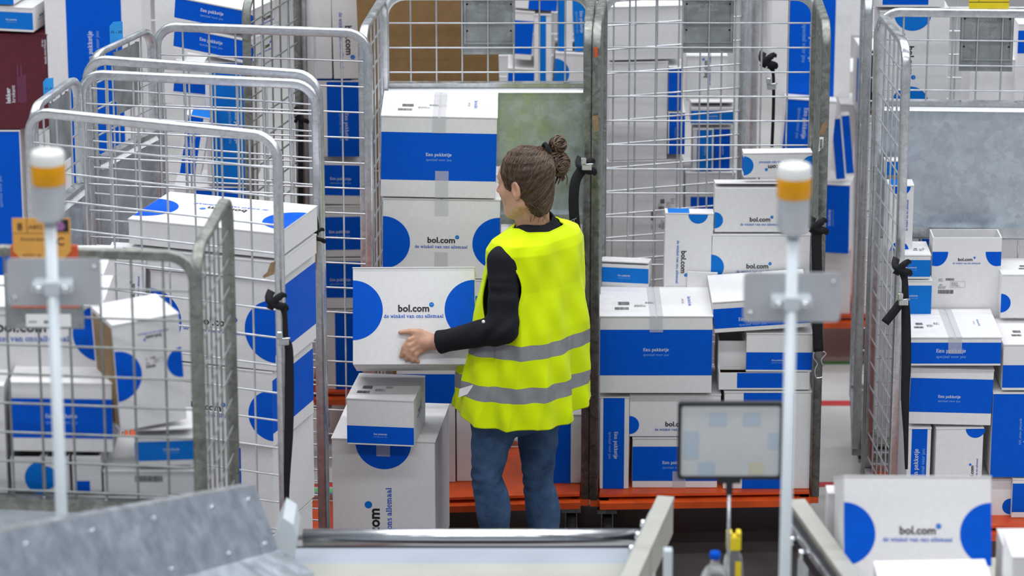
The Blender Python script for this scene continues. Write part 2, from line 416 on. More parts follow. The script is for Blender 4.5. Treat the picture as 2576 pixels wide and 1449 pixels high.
def carton(label, x0, y0, x1, y1, Y, D, front='P', top='lid', left=None, right=None, topd=None, yaw=0, roll=0, tilt=0,
           group=None, m='card', name='parcel_box', cat='box', under=None, tape=False, back=None, size=None, inner=None):
    """x0..y1: the front face's extent in the photograph; Y its distance; D its depth in metres"""
    cx = (x0 + x1) / 2
    b = at(cx, y1, Y); a = at(cx, y0, Y)
    wd = abs((at(x1, (y0 + y1) / 2, Y) - at(x0, (y0 + y1) / 2, Y)).x) / math.cos(R(yaw))
    h = (a.z - b.z)
    if size: wd, h = size
    root = empty(name, b, (R(tilt), R(roll), R(yaw)))
    tag(root, label, cat, group)
    mb = MB(); t = 0.004; hb = h - t if top in ('lid', 'flaps', 'ajar') else h
    if top == 'open':
        th = 0.005
        mb.box((-wd/2, 0, 0), (wd/2, D, th), m)
        mb.box((-wd/2, 0, th), (wd/2, th, h), m); mb.box((-wd/2, D-th, th), (wd/2, D, h), m)
        mb.box((-wd/2, th, th), (-wd/2+th, D-th, h), m); mb.box((wd/2-th, th, th), (wd/2, D-th, h), m)
        mb.box((-wd/2+th, th, th), (wd/2-th, D-th, th + .002), 'raw')
        if inner:  # brown cardboard liner, its colour also supplies the shade of the opening
            mb.box((-wd/2+th, th, th + .002), (-wd/2+th+.001, D-th, h - .012), inner); mb.box((wd/2-th-.001, th, th + .002), (wd/2-th, D-th, h - .012), inner)
            mb.box((-wd/2+th+.001, th, th + .002), (wd/2-th-.001, th+.001, h - .012), inner); mb.box((-wd/2+th+.001, D-th-.001, th + .002), (wd/2-th-.001, D-th, h - .012), inner)
    else:
        mb.box((-wd/2, 0, 0), (wd/2, D, hb), m, None, 0.0015)
    for f, sp in (('front', front), ('left', left), ('right', right), ('back', back), ('bottom', under)):
        if sp:
            fw = wd if f in ('front', 'back', 'bottom') else D; fh = D if f == 'bottom' else hb
            designs(mb, face_mtx(f, wd, D, hb), fw, fh, sp)
    mb.build('body', root)
    rnd = random.Random(label)
    if top == 'flaps':
        g = 0.002 + rnd.random() * 0.002
        for s_ in (-1, 1):
            f = MB(); q = wd / 2
            lift = rnd.uniform(0.0, 0.010)
            x_in = s_ * g; 
            xo = s_ * (q + 0.002)
            lo = (min(x_in, xo), -0.003, 0); hi = (max(x_in, xo), D + 0.003, t)
            f.box(lo, hi, m, Matrix.Translation((0, 0, hb + 0.0005)))
            if topd:
                # the design is drawn on the whole lid; keep the half on this flap
                pass
            fl = f.build('flap', root)
        if topd:
            f = MB(); F = face_mtx('top', wd, D, h + 0.0006); designs(f, F, wd, D, topd); f.build('address_print', root)
        f = MB(); tw_ = 0.048
        f.box((-tw_/2, -0.004, h + 0.0008), (tw_/2, D + 0.004, h + 0.0012), 'tape')
        f.box((-tw_/2, -0.0044, h - 0.06), (tw_/2, -0.004, h + 0.0008), 'tape')
        tp = f.build('packing_tape', root); tp['label'] = 'clear tape over the seam of the lid'
    elif top == 'lid':
        f = MB(); f.box((-wd/2 - 0.001, -0.0025, hb), (wd/2 + 0.001, D + 0.001, h), m)
        if topd: designs(f, face_mtx('top', wd, D, h), wd, D, topd)
        f.build('lid', root)
    elif top == 'ajar':
        a_ = R(rnd.uniform(5, 9)); f = MB()
        f.box((-wd/2, 0, 0), (wd/2, D, 0.004), m, Matrix.Translation((0, D, hb)) @ Matrix.Rotation(-a_, 4, 'X') @ Matrix.Translation((0, -D, 0)))
        f.build('lid', root)
    elif topd:
        pass
    if tape:
        f = MB(); tx = wd * (tape if isinstance(tape, float) else 0.0)
        f.box((tx - .024, -0.0012, -0.0005), (tx + .024, -0.0008, h * 0.33), 'tape'); f.build('packing_tape', root)
    BOXES.append((label, tuple(round(q, 2) for q in b), round(wd, 3), round(h, 3), D))
    return root

# ------------------------------------------------------------------ roll cages
def rpath(L, H, z0, r=0.075, n=7):
    """inverted U in the panel plane: u along, v up, rounded upper corners"""
    p = [(0, z0), (0, H - r)]
    p += [(r - r * math.cos(R(90 * i / n)), H - r + r * math.sin(R(90 * i / n))) for i in range(1, n + 1)]
    p += [(L - r + r * math.sin(R(90 * i / n)), H - r + r * math.cos(R(90 * i / n))) for i in range(0, n + 1)]
    p += [(L, z0)]
    return p
def panel(cart, A, B, z0, H, name='side_frame', m='galv', sheet=None, sign=None, cell=0.092, rect=(0.016, 0.011), low=True, wr=0.0034, radius=0.075, inset=(0, 0)):
    """A,B: foot points (x,y) relative to the cart; sheet=(lo,hi) heights of the metal sheet; sign=(u0,u1,zlo,zhi)"""
    A = Vector((A[0], A[1], 0)); B = Vector((B[0], B[1], 0)); d = B - A; d.normalize(); A = A + d * inset[0]; B = B - d * inset[1]; L = (B - A).length
    nrm = Vector((d.y, -d.x, 0))
    P = lambda u, v, k=0.0: A + d * u + Vector((0, 0, v)) + nrm * k
    mb = MB()
    mb.tube([P(u, v) for u, v in rpath(L, H, z0, radius)], 0.016, m, 12, True, True, rect)
    if low: mb.tube([P(0.012, z0 + 0.03), P(L - 0.012, z0 + 0.03)], 0.01, m, 4, True, False, (0.012, 0.010))
    if sheet:
        for zz in (sheet[0] - 0.02, sheet[1] + 0.02):
            mb.tube([P(0.012, zz), P(L - 0.012, zz)], 0.01, m, 4, True, False, (0.018, 0.008))
    fr = mb.build(name, cart)
    mb = MB(); rows = []
    z = H - 0.10
    while z > z0 + 0.05:
        if not (sheet and sheet[0] - 0.03 < z < sheet[1] + 0.03): rows.append(z)
        z -= cell
    ncol = max(2, round(L / cell)); cols = [L * i / ncol for i in range(1, ncol)]
    off = 0.002
    spans = [(z0 + 0.03, H - 0.006)] if not sheet else [(z0 + 0.03, sheet[0] - 0.02), (sheet[1] + 0.02, H - 0.006)]
    wm = 'wire_old' if m == 'galv_old' else 'wire'
    for a, b in spans:
        if b - a < 0.05: continue
        mb = MB()
        for z in rows:
            if a < z < b: mb.tube([P(0.006, z, off), P(L - 0.006, z, off)], wr, wm, 6, False)
        for u in cols: mb.tube([P(u, a, off - 0.006), P(u, b, off - 0.006)], wr, wm, 6, False)
        mb.build('wire_mesh', fr)
    if sheet:
        mb = MB()
        vs = [P(0.012, sheet[0], -0.004), P(L - 0.012, sheet[0], -0.004), P(L - 0.012, sheet[1], -0.004), P(0.012, sheet[1], -0.004)]
        bk = [v - nrm * 0.002 for v in vs]
        mb.add(vs + bk, [(0,1,2,3), (7,6,5,4), (0,4,5,1), (1,5,6,2), (2,6,7,3), (3,7,4,0)], 'sheet')
        for zz in (sheet[1] + 0.006, sheet[0] - 0.002):   # folded rims
            if zz > sheet[0] and m == 'galv':
                a_, b_, c_ = (0.004, 0.012), (0.024, -0.012), (0.004, -0.012)
                q = [P(u, zz + k[1], s_ * k[0]) for s_ in (1,) for u in (0.012, L - 0.012) for k in (a_, b_, c_)]
                q2 = [P(u, zz + k[1], -k[0]) for u in (0.012, L - 0.012) for k in (a_, b_, c_)]
                for w_ in (q, q2): mb.add(w_, [(0, 1, 4, 3), (1, 2, 5, 4), (2, 0, 3, 5), (0, 2, 1), (3, 4, 5)], 'rim')
            else: mb.tube([P(0.012, zz, 0.006), P(L - 0.012, zz, 0.006)], 0.01, m, 4, True, False, (0.014, 0.012))
        for k in range(4):
            mb.cyl(P(L * (k + .5) / 4, sheet[1] + 0.03, 0.009), P(L * (k + .5) / 4, sheet[1] + 0.03, 0.014), 0.005, 'plate', 10)
        sh = mb.build('sheet_metal_panel', fr)
    if sign:
        u0, u1, za, zb = sign; mb = MB()
        def slab(ua, ub, va, vb, k0, k1, mm):
            q = [P(ua, va, k0), P(ub, va, k0), P(ub, vb, k0), P(ua, vb, k0)]; q2 = [P(ua, va, k1), P(ub, va, k1), P(ub, vb, k1), P(ua, vb, k1)]
            mb.add(q + q2, [(0,3,2,1), (4,5,6,7), (0,1,5,4), (1,2,6,5), (2,3,7,6), (3,0,4,7)], mm)
        slab(u0, u1, za, zb, -0.012, -0.009, 'plate')
        zi = za + (zb - za) * 0.2
        slab(u0 + .008, u1 - .008, zi, zi + 0.006, -0.009, -0.002, 'plate')
        slab(u0 + .004, u0 + .011, zi, zb, -0.009, -0.001, 'plate'); slab(u1 - .011, u1 - .004, zi, zb, -0.009, -0.001, 'plate')
        G = Matrix(((d.x, 0, nrm.x, 0), (d.y, 0, nrm.y, 0), (0, 1, 0, 0), (0, 0, 0, 1)))
        G.translation = P(u0, zi, -0.0085); sw = u1 - u0; shh = zb - zi
        for k, tx in enumerate(('PROPERTY', 'EIGENDOM')):
            text(mb, G, tx, sw * .5, shh * (.88 - .13 * k), sw * .36, 'galv')
        text(mb, G, 'max. load 325 kg', sw * .5, shh * .48, sw * .5, 'galv')
        for cx_ in (.08, .92):
            for cy_ in (.92, .3): fdisc(mb, G, sw * cx_, shh * cy_, 0.004, 0, 360, 'black', 10)
        mb.build('document_plate', fr)
    return fr
def caster(cart, x, y, z):
    mb = MB()
    mb.box((x - .035, y - .035, z - .014), (x + .035, y + .035, z), 'galv_old')
    mb.box((x - .022, y - .03, .055), (x - .018, y + .03, z - .014), 'galv_old'); mb.box((x + .018, y - .03, .055), (x + .022, y + .03, z - .014), 'galv_old')
    k = mb.build('caster', cart)
    w_ = MB(); w_.tube([(x - .015, y, .0625), (x + .015, y, .0625)], 0.0625, 'rubber', 20); w_.cyl((x - .024, y, .0625), (x + .024, y, .0625), .012, 'galv_old', 10)
    w_.build('wheel', k)
ZT = 1.95
def cage(label, FL, FR, NL, NR, panels, deck='orange', zt=ZT, m='galv', z0=0.2, group=None, deck_z=0.22, name='roll_cage'):
    """corner points (x,y) far left, far right, near left, near right; panels: dict side -> options"""
    ox, oy = (FL[0] + FR[0] + NL[0] + NR[0]) / 4, (FL[1] + FR[1] + NL[1] + NR[1]) / 4
    c = {k: (p[0] - ox, p[1] - oy) for k, p in (('FL', FL), ('FR', FR), ('NL', NL), ('NR', NR))}
    root = empty(name, (ox, oy, 0)); tag(root, label, 'roll cage', group)
    ends = {'back': ('FL', 'FR'), 'left': ('FL', 'NL'), 'right': ('NR', 'FR'), 'front': ('NL', 'NR')}
    for side, op in panels.items():
        a, b = ends[side]; op = dict(op)
        if side == 'left': op['inset'] = (.036, .036 if 'front' in panels else 0)
        if side == 'right': op['inset'] = (.036 if 'front' in panels else 0, .036)
        panel(root, c[a], c[b], op.pop('z0', z0), zt, side_name[side], op.pop('m', m), **op)
    if deck:
        mb = MB(); i = 0.02; zt_ = deck_z
        pts = [(c['NL'][0] + i, c['NL'][1] - 0.01), (c['NR'][0] - i, c['NR'][1] - 0.01), (c['FR'][0] - i, c['FR'][1] - i), (c['FL'][0] + i, c['FL'][1] - i)]
        vs = [(p[0], p[1], zt_) for p in pts] + [(p[0], p[1], zt_ - 0.01) for p in pts]
        mb.add(vs, [(0,1,2,3), (7,6,5,4), (0,4,5,1), (1,5,6,2), (2,6,7,3), (3,7,4,0)], deck)
        for p, q in ((0, 1), (1, 2), (2, 3), (3, 0)):
            P0, P1 = Vector((*pts[p], zt_ - .034)), Vector((*pts[q], zt_ - .034))
            mb.tube([P0, P1], .02, deck, 4, True, False, (.034, .012))
        mb.build('deck', root)
    for k in ('FL', 'FR', 'NL', 'NR'):
        sx = 1 if k[1] == 'L' else -1; sy = -1 if k[0] == 'F' else 1
        caster(root, c[k][0] + sx * .05, c[k][1] + sy * .05, (deck_z - .07) if deck else z0)
    return root
side_name = {'back': 'back_frame', 'left': 'side_frame', 'right': 'side_frame', 'front': 'front_frame'}
def xy(px, py, z=ZT): p = atz(px, py, z); return (p.x, p.y)
# ------------------------------------------------------------------ setting
def floor_surface():
    m, nt, bs = newmat('worn_concrete_floor')
    n = noise(nt, 1.3, 6, None, 0.65)
    r = ramp(nt, n.outputs[0], [(0.3, (0.42, 0.41, 0.40)), (0.7, (0.60, 0.59, 0.575))])
    nt.links.new(r.outputs[0], bs.inputs['Base Color']); bs.inputs['Roughness'].default_value = 0.42
    bump(nt, bs, n.outputs[0], 0.1); return m
M['floor'] = floor_surface()
M['wall'] = mat('grey_wall_panel', (0.33, 0.34, 0.36), 0.7, 0, 0.05, 3)
M['redline'] = mat('red_floor_paint', (0.45, 0.03, 0.035), 0.5, 0, 0.15, 8)
M['greenline'] = mat('green_floor_paint', (0.10, 0.42, 0.14), 0.5, 0, 0.15, 8)
mb = MB(); mb.box((-9, -13, -0.2), (9, 13, 0), 'floor'); tag(mb.build('floor'), kind='structure')
mb = MB(); mb.box((-9, 13, -0.2), (9, 13.2, 8), 'wall'); tag(mb.build('wall_back'), kind='structure')
for k, (y0_, y1_, mm, lab) in enumerate([(2.18, 2.24, 'redline', 'red painted floor line farther from the cages'), (1.22, 1.27, 'redline', 'red painted floor line nearer the cages'),
                                    (2.72, 2.76, 'greenline', 'green painted floor line beyond the red lines'), (1.10, 1.20, 'greenline', 'green painted floor line beside the near red line')]):
    mb = MB(); x0_, x1_ = ((1.15, 1.75) if k != 3 else (-0.85, -0.5)); mb.box((x0_ if k != 1 else -0.85, y0_, 0.0), (x1_, y1_, 0.002), mm)
    tag(mb.build('trim_%d' % (k + 1)), kind='structure')

# ------------------------------------------------------------------ roll cages
SH = (1.12, 1.60)
c1 = cage('galvanised roll cage with orange deck and metal back sheet, open before the worker', xy(967, -10), (0.288, 1.08), xy(912, 80), (0.266, 0.56),
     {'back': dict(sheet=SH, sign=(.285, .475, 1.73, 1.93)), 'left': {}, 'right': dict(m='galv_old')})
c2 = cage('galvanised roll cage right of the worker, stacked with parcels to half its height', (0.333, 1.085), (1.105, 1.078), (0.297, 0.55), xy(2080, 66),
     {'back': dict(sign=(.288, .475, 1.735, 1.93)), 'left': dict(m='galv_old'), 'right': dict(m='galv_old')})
cR = cage('galvanised roll cage with metal back sheet at the right edge of the picture', xy(2212, 30), xy(2775, 36), xy(2281, 118), xy(2860, 130),
     {'back': dict(sheet=(1.15, 1.60), sign=(.29, .48, 1.735, 1.94)), 'left': {}})
cA = cage('galvanised roll cage with a long bright top bar, farthest of the row at the left', xy(392, 66), xy(925, 84), xy(217, 148), xy(800, 190),
     {'back': {}, 'left': dict(sheet=(1.1, 1.56), sign=(.12, .30, 1.71, 1.93)), 'front': {}})
cC = cage('galvanised roll cage at the left, filled with big parcels behind its long near panel', xy(203, 186), xy(795, 213), xy(72, 280), xy(697, 345),
     {'back': {}, 'left': dict(sheet=(1.1, 1.56), sign=(.12, .30, 1.71, 1.93)), 'front': {}})
cN = cage('dull grey roll cage nearest the camera, with an orange route card on it', (-1.56, -1.58), xy(577, 485), xy(-150, 625), xy(488, 645),
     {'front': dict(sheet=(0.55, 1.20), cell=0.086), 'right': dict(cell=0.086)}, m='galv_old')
# cages farther back
cg = 'roll cages in the rows farther back'
cD = cage('galvanised roll cage behind the sheet of meshes right of the worker, holding white parcels', (0.36, 2.15), (0.92, 2.2), (0.30, 1.42), (0.88, 1.60),
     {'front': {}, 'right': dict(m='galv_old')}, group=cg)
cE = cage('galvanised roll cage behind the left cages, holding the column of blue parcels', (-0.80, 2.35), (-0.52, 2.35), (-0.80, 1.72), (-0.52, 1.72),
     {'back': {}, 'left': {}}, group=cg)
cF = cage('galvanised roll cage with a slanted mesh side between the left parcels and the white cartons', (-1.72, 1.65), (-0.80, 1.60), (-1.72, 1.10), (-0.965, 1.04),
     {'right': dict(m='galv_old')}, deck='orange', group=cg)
cG = cage('galvanised roll cage in the far row right of the blue column, behind the brown carton', (-0.46, 2.9), (0.35, 2.9), (-0.46, 2.25), (0.35, 2.25),
     {'right': {}, 'left': {}, 'back':{}}, group=cg)
cH = cage('galvanised roll cage of the far row in the gap between the two right cages', (1.0, 3.35), (1.8, 3.35), (1.0, 2.72), (1.8, 2.72),
     {'left': {}}, group=cg)
cI = cage('galvanised roll cage behind the right edge cage, its corner posts showing above the sheet', (1.35, 1.75), (2.15, 1.75), (1.30, 1.10), (2.15, 1.10),
     {'left': dict(m='galv'), 'back': {}}, group=cg, deck='galv_old')
cJ = cage('galvanised roll cage at the far left holding the crimson carton', (-2.35, 2.75), (-1.45, 2.75), (-2.35, 2.0), (-1.45, 2.0), {'back': {}, 'left': {}}, group=cg)

# ------------------------------------------------------------------ parcels
DZ = 0.221
def ypix(x, Y, z):
    p = Vector((0, Y, z)) - CAM; d = p.y * cP - p.z * sP; v = (p.y * sP + p.z * cP) / d
    return CYP - v * FPX
def dk(Y, z=DZ): return ypix(0, Y, z)
P, L = 'P', 'L'
SP = dict(ink='ink2', band=(0.1, 0.6))
# --- cage in front of the worker
g = 'parcels in the cage in front of the worker'
carton('large parcel with a broad blue band, topmost of the stack in front of the worker', 957, 293, 1247, 497, .66, .36, ('P', 0, dict(band=(.215, .81), tw=.092)), 'flaps', topd=('L', 0, dict(s=1.15, lx=.17, ly=.2)), roll=1.2, tape=.03, group=g)
carton('large parcel with two blue half circles, standing under the topmost banded one', 962, 500, 1256, 700, .67, .36, ('B', 0, dict(r=.098, cy=.45, ts=.19, ty=.46)), 'flaps', roll=.9, tape=True, group=g)
carton('tall parcel mostly hidden behind the one the worker carries, banded white and blue', 960, 704, 1250, 916, .67, .36, ('P', 0, dict(tw=.09)), 'lid', group=g)
carton('blue banded parcel behind the carried one, low on the orange deck', 1000, 918, 1146, dk(.67), .67, .34, ('P', 0, dict(band=(.68, .93), tw=0)), 'lid', group=g)
carton('white parcel standing on the orange deck left of the worker\'s legs', 1149, 1020, 1238, dk(.68), .68, .30, None, 'lid', group=g)
carton('blue and white parcel on the orange deck right of the worker\'s legs', 1345, 1042, 1464, dk(.66), .66, .33, ('P', 90, dict(band=(.24, .98), tw=0)), 'lid', group=g)
carton('slim white parcel with a blue edge between the worker\'s face and the back sheet', 1242, 440, 1258, 640, .90, .12, None, 'lid', right=('S', 0, dict(rects=[(0, 0, .5, 1)], ink='ink2')), group=g)
# --- cage right of the worker
g = 'parcels in the cage right of the worker'
Y2 = .585
carton('large banded parcel with address print on its bright top, right of the worker', 1508, 795, 1790, 989, Y2, .355, ('P', 0, dict(band=(.235, .835), tw=.093, ty=.52)), 'flaps', topd=('L', 0, dict(s=1.15, lx=.17, ly=.2)), group=g)
carton('narrow upright parcel with sideways white lettering, standing on the deck at the cage\'s left post', 1508, 998, 1581, dk(.60), .60, .35, ('P', -90, dict(band=(.11, .84), tw=.105, tx=.52)), 'lid', group=g)
carton('grey white parcel with one blue half circle under the large banded parcel', 1583, 992, 1812, 1098, .61, .33, ('B', 0, dict(r=.035, cy=.28, ts=.16, ty=.26, tx=.52)), 'lid', group=g)
carton('blue banded parcel on the deck behind the screen on its stalk', 1590, 1101, 1804, dk(.61), .61, .33, ('P', 0, dict(band=(.14, .84), tw=.092, ty=.48)), 'lid', tape=.05, group=g)
carton('tall white parcel with an upright blue band at the cage\'s right post', 1818, 985, 2036, dk(.60), .60, .35, [('S', 0, dict(rects=[(.22, 0, .80, 1)]))], 'lid', group=g)
carton('open shallow parcel with a blue flap lying on the tall white parcel', 1808, 938, 2036, 980, .60, .33, ('S', 0, dict(rects=[(.2, .1, .76, 1)])), 'open', group=g)
carton('small parcel with a low blue band and tiny lettering, in front of the grey crate', 1876, 838, 2042, 936, .61, .25, ('P', 0, dict(band=(.06, .52), tw=.044, ink='ink', tx=.48)), 'lid', roll=.3, group=g)
carton('grey shaded empty carton squeezed between the large banded parcel and the small one', 1806, 858, 1874, 930, .66, .22, None, 'open', m='card', left=None, group=g)
carton('tilted banded parcel behind the right white signal pole, its bright lid rising to the right', 1797, 752, 2040, 830, .60, .33, ('P', 0, dict(band=(.14, .80), tw=.10, tx=.40, ty=.30)), 'flaps', topd=('L', 0, dict(s=.8, lx=.55, ly=.3, hi=0)), roll=-4.0, group=g)
carton('small parcel with a curled lid, standing behind the large banded one at the left post', 1508, 664, 1630, 790, .945, .085, ('P', 0, dict(band=(.64, .94), tw=.045, ink='ink2', ty=.42)), 'ajar', right=('B', 0, dict(r=0.001, l=0, rr=0, ts=.06)), yaw=-9, group=g)
carton('upright parcel with vertical lettering and a half circle at its top, beside the curled one', 1667, 536, 1787, 800, .945, .06, ('B', -90, dict(r=.036, cy=.68, rr=0, ts=.165, ty=.36, tx=.46, ink='ink2')), 'lid', topd=('S', 0, dict(rects=[(.05, 0, .5, 1)], ink='ink2')), roll=.8, group=g)
carton('white parcel with half circle and black lettering, lowest of three at the back right', 1786, 590, 2034, 790, .945, .09, ('B', 0, dict(r=.048, cy=.60, rr=0, ts=.155, ty=.59, tx=.47, ink='ink2')), 'lid', group=g)
carton('white parcel with black lettering near its foot, middle of the three at the back right', 1797, 470, 2030, 584, .95, .10, ('B', 0, dict(r=.031, cy=.27, rr=0, ts=.145, ty=.25, tx=.49, ink='ink2')), 'ajar', group=g)
carton('small upside-down parcel, topmost of the three at the back right', 1870, 384, 2042, 446, .965, .06, ('B', 180, dict(r=.036, cy=.5, ts=.14, ink='ink2')), 'lid', left='P', yaw=2.5, group=g)
carton('loose white flap of cardboard sticking up behind the large banded parcel', 1724, 684, 1800, 790, .942 - .006, .004, None, 'plain', name='cardboard_flap', cat='cardboard', group=None, roll=2)
# --- behind it, in the second row
g = 'parcels in the far rows behind the middle cages'
YD = 1.66
carton('broad white parcel high behind the mesh, right of the worker\'s cage', 1530, 15, 1720, 150, YD, .3, None, 'lid', topd=None, yaw=6, group=g)
carton('tall plain white parcel behind the mesh, under the broad white one', 1530, 156, 1678, 402, YD, .3, None, 'lid', yaw=6, group=g)
carton('plain white parcel with faint printing, lowest behind the left of the mesh', 1526, 404, 1716, 650, YD, .3, [('A', 90, dict(s=.9, lx=.3, ly=.15)), ('L', 0, dict(s=.5, lx=.7, ly=.5, hi=0))], 'lid', yaw=6, group=g)
carton('white base parcel of the stack behind the mesh', 1526, 652, 1716, dk(YD), YD, .3, None, 'lid', yaw=6, group=g)
carton('upright blue parcel beside the tall white one behind the mesh', 1681, 168, 1716, 278, YD, .25, ('S', 0, dict(rects=[(0, 0, .9, 1)])), 'lid', group=g)
carton('second upright blue parcel with sideways lettering, under the first behind the mesh', 1680, 282, 1722, 388, YD, .25, ('P', -90, dict(band=(.06, 1), tw=.05)), 'lid', group=g)
carton('white parcel with black sideways lettering, below the zinc plate behind the mesh', 1726, 140, 1828, 254, 1.95, .3, ('B', 90, dict(r=.03, cy=.5, l=0, rr=0, ts=.13, tx=.72)), 'lid', group=g)
carton('small parcel with a light blue band on two upright ones behind the mesh', 1738, 268, 1846, 314, 1.75, .12, ('P', 0, dict(band=(.1, .82), tw=.04, ink='ink2')), 'ajar', group=g)
carton('upright parcel with a narrow blue band, left of the pair behind the mesh', 1742, 324, 1794, 430, 1.75, .14, ('P', -90, dict(band=(.2, .92), tw=.04, ink='ink2')), 'lid', group=g)
carton('upright darker blue parcel, right of the pair behind the mesh', 1796, 322, 1842, 428, 1.76, .14, ('P', -90, dict(band=(.0, .85), tw=.04)), 'lid', group=g)
carton('grey white parcel carrying the upright pair behind the mesh', 1724, 434, 1850, 486, 1.74, .22, None, 'lid', group=g)
carton('parcel with a broad blue band behind the mesh, under the grey white one', 1722, 490, 1852, 640, 1.74, .22, ('S', 0, dict(rects=[(.1, .6, 1, .98)], ink='ink')), 'lid', group=g)
carton('white base parcel under the blue banded one behind the mesh', 1722, 643, 1852, dk(1.74), 1.74, .22, None, 'lid', group=g)
carton('very tall white and blue carton behind the right post of the parcel cage', 1937, -70, 2137, 246, 2.5, .3, ('P', -90, dict(band=(.21, .80), tw=.16, tx=.56, ty=.45)), 'lid', group=g)
carton('leaning blue carton below the very tall one, showing beside the cage post', 1958, 250, 2086, 446, 2.42, .07, ('P', -90, dict(band=(.02, .72), tw=.13, tx=.3)), 'lid', roll=4, group=g)
carton('blue parcel with a white side, in the gap between the right cages', 2048, 463, 2134, 636, 2.60, .22, ('P', 90, dict(band=(.0, .97), tw=.07, ink='ink', tx=.52, ty=.55)), 'lid', roll=-.5, yaw=-12, group=g)
carton('grey white parcel under the blue one, on the orange deck in the gap', 2040, 640, 2138, ypix(0, 2.73, DZ), 2.73, .2, None, 'lid', group=g)
carton('tall white carton standing on the orange deck in the gap between the right cages', 2156, 534, 2212, dk(2.73), 2.73, .3, None, 'lid', group=g)
carton('tall white carton on top of the one standing in the gap, beside the mesh side', 2162, 272, 2218, 530, 2.73, .3, None, 'lid', group=g)
carton('open narrow carton with a blue corner and a dark inside, high in the gap', 2144, 92, 2189, 262, 2.86, .285, None, 'open', left=('S', 0, dict(rects=[(.2, .5, .85, 1)], ink='ink2')), tilt=90, yaw=3, inner='kraft', size=(.078, .22), group=g)
carton('white carton leaning behind the cage post under the open narrow one', 2096, 262, 2140, 448, 2.80, .2, None, 'lid', roll=4, group=g)
carton('two-toned folded blue parcel wedged in the gap beneath the open one', 2104, 296, 2128, 450, 2.59, .05, ('P', -90, dict(band=(.0, .9), tw=0)), 'lid', roll=-6, group=g)
carton('second folded blue parcel wedged beside the first in the gap', 2127, 288, 2148, 436, 2.62, .05, ('P', -90, dict(band=(.1, 1), tw=0)), 'lid', roll=-6, group=g)
carton('big white carton behind the gap, filling it above the folded parcels', 2138, -20, 2225, 90, 3.0, .3, None, 'lid', group=g)
carton('big plain carton behind the folded parcels in the gap', 2090, 180, 2200, dk(3.42, 0.002), 3.42, .25, None, 'lid', group=g)
carton('white parcel with a blue band at the top edge, above the right edge cage', 2190, -45, 2376, 18, 1.16, .2, ('S', 0, dict(rects=[(.16, .1, .78, 1)])), 'lid', group=g)
carton('white parcel with half circles above and below sideways lettering, behind the right mesh', 2206, 28, 2382, 264, 1.16, .2, ('B', -90, dict(r=.07, cy=.47, ts=.21, ink='ink2', tx=.52, ty=.42)), 'lid', group=g)
carton('plain white parcel stacked beneath the half circle one, hidden by the right back sheet', 2206, 267, 2382, 560, 1.16, .2, None, 'lid', group=g)
carton('white base parcel behind the lower mesh of the right edge cage', 2206, 563, 2382, dk(1.16), 1.16, .2, ('S', 0, dict(rects=[(0.5, .82, 1, 1)])), 'lid', group=g)
carton('grey white parcel behind the right mesh, below the zinc plate', 2436, 150, 2550, 300, 1.45, .25, None, 'lid', group=g)
carton('white and blue parcel behind the mesh at the right edge of the picture', 2552, 60, 2700, 300, 1.40, .25, ('S', 0, dict(rects=[(0, .70, 1, .94)])), 'lid', group=g)
carton('plain base parcel behind the right edge cage\'s sheet, under the grey white ones', 2420, 303, 2700, dk(1.42), 1.42, .28, None, 'lid', group=g)
# brown and white cartons behind the worker's cage
carton('huge plain brown carton behind the worker\'s cage, seen through its upper mesh', 912, -60, 1262, 420, 1.45, .25, None, 'plain', m='kraft', roll=-1.5, group=None, name='brown_carton', cat='carton')
carton('plain brown base carton beneath the huge one behind the worker\'s cage', 912, 432, 1262, dk(1.42), 1.42, .28, None, 'lid', m='kraft', name='brown_carton', cat='carton')
g2 = 'parcels in the far row behind the upper mesh of the worker\'s cage'
YG = 2.3
carton('white parcel with a blue band, leftmost in the far row above the worker', 1284, 28, 1336, 150, YG, .25, ('S', 0, dict(rects=[(0, .12, 1, .82)])), 'lid', roll=4, group=g2)
carton('blue parcel lying under the leftmost far parcel above the worker', 1272, 172, 1338, 300, YG, .25, ('S', 0, dict(rects=[(0, .5, 1, .95)])), 'lid', roll=3, group=g2)
carton('upright white parcel with a narrow blue stripe, second in the far row above the worker', 1343, 36, 1386, 300, YG, .25, ('S', 0, dict(rects=[(.28, 0, .7, 1)], ink='ink2')), 'lid', group=g2)
carton('white parcel across the top of the far row above the worker, with a blue lid', 1290, -40, 1400, 24, YG, .25, ('S', 0, dict(rects=[(.35, 0, 1, .45)])), 'lid', roll=5, group=g2)
carton('white parcel with a light blue half circle, in the far row above the worker\'s hair', 1388, 134, 1480, 300, YG, .25, ('B', 0, dict(r=.06, cy=.7, rr=0, ts=0, ink='ink2')), 'lid', roll=3, group=g2)
carton('upright blue striped parcel on the half circle one in the far row', 1404, -30, 1440, 128, YG + .02, .2, ('S', 0, dict(rects=[(0, 0, .55, 1)], ink='ink2')), 'lid', group=g2)
carton('blue parcel with sideways lettering, rightmost in the far row above the worker', 1446, -20, 1482, 128, YG + .02, .2, ('P', -90, dict(band=(.0, .9), tw=.09, ink='ink2')), 'lid', roll=-3, group=g2)
carton('base carton of the far row above the worker', 1280, 303, 1482, dk(YG), YG, .3, None, 'lid', group=g2)
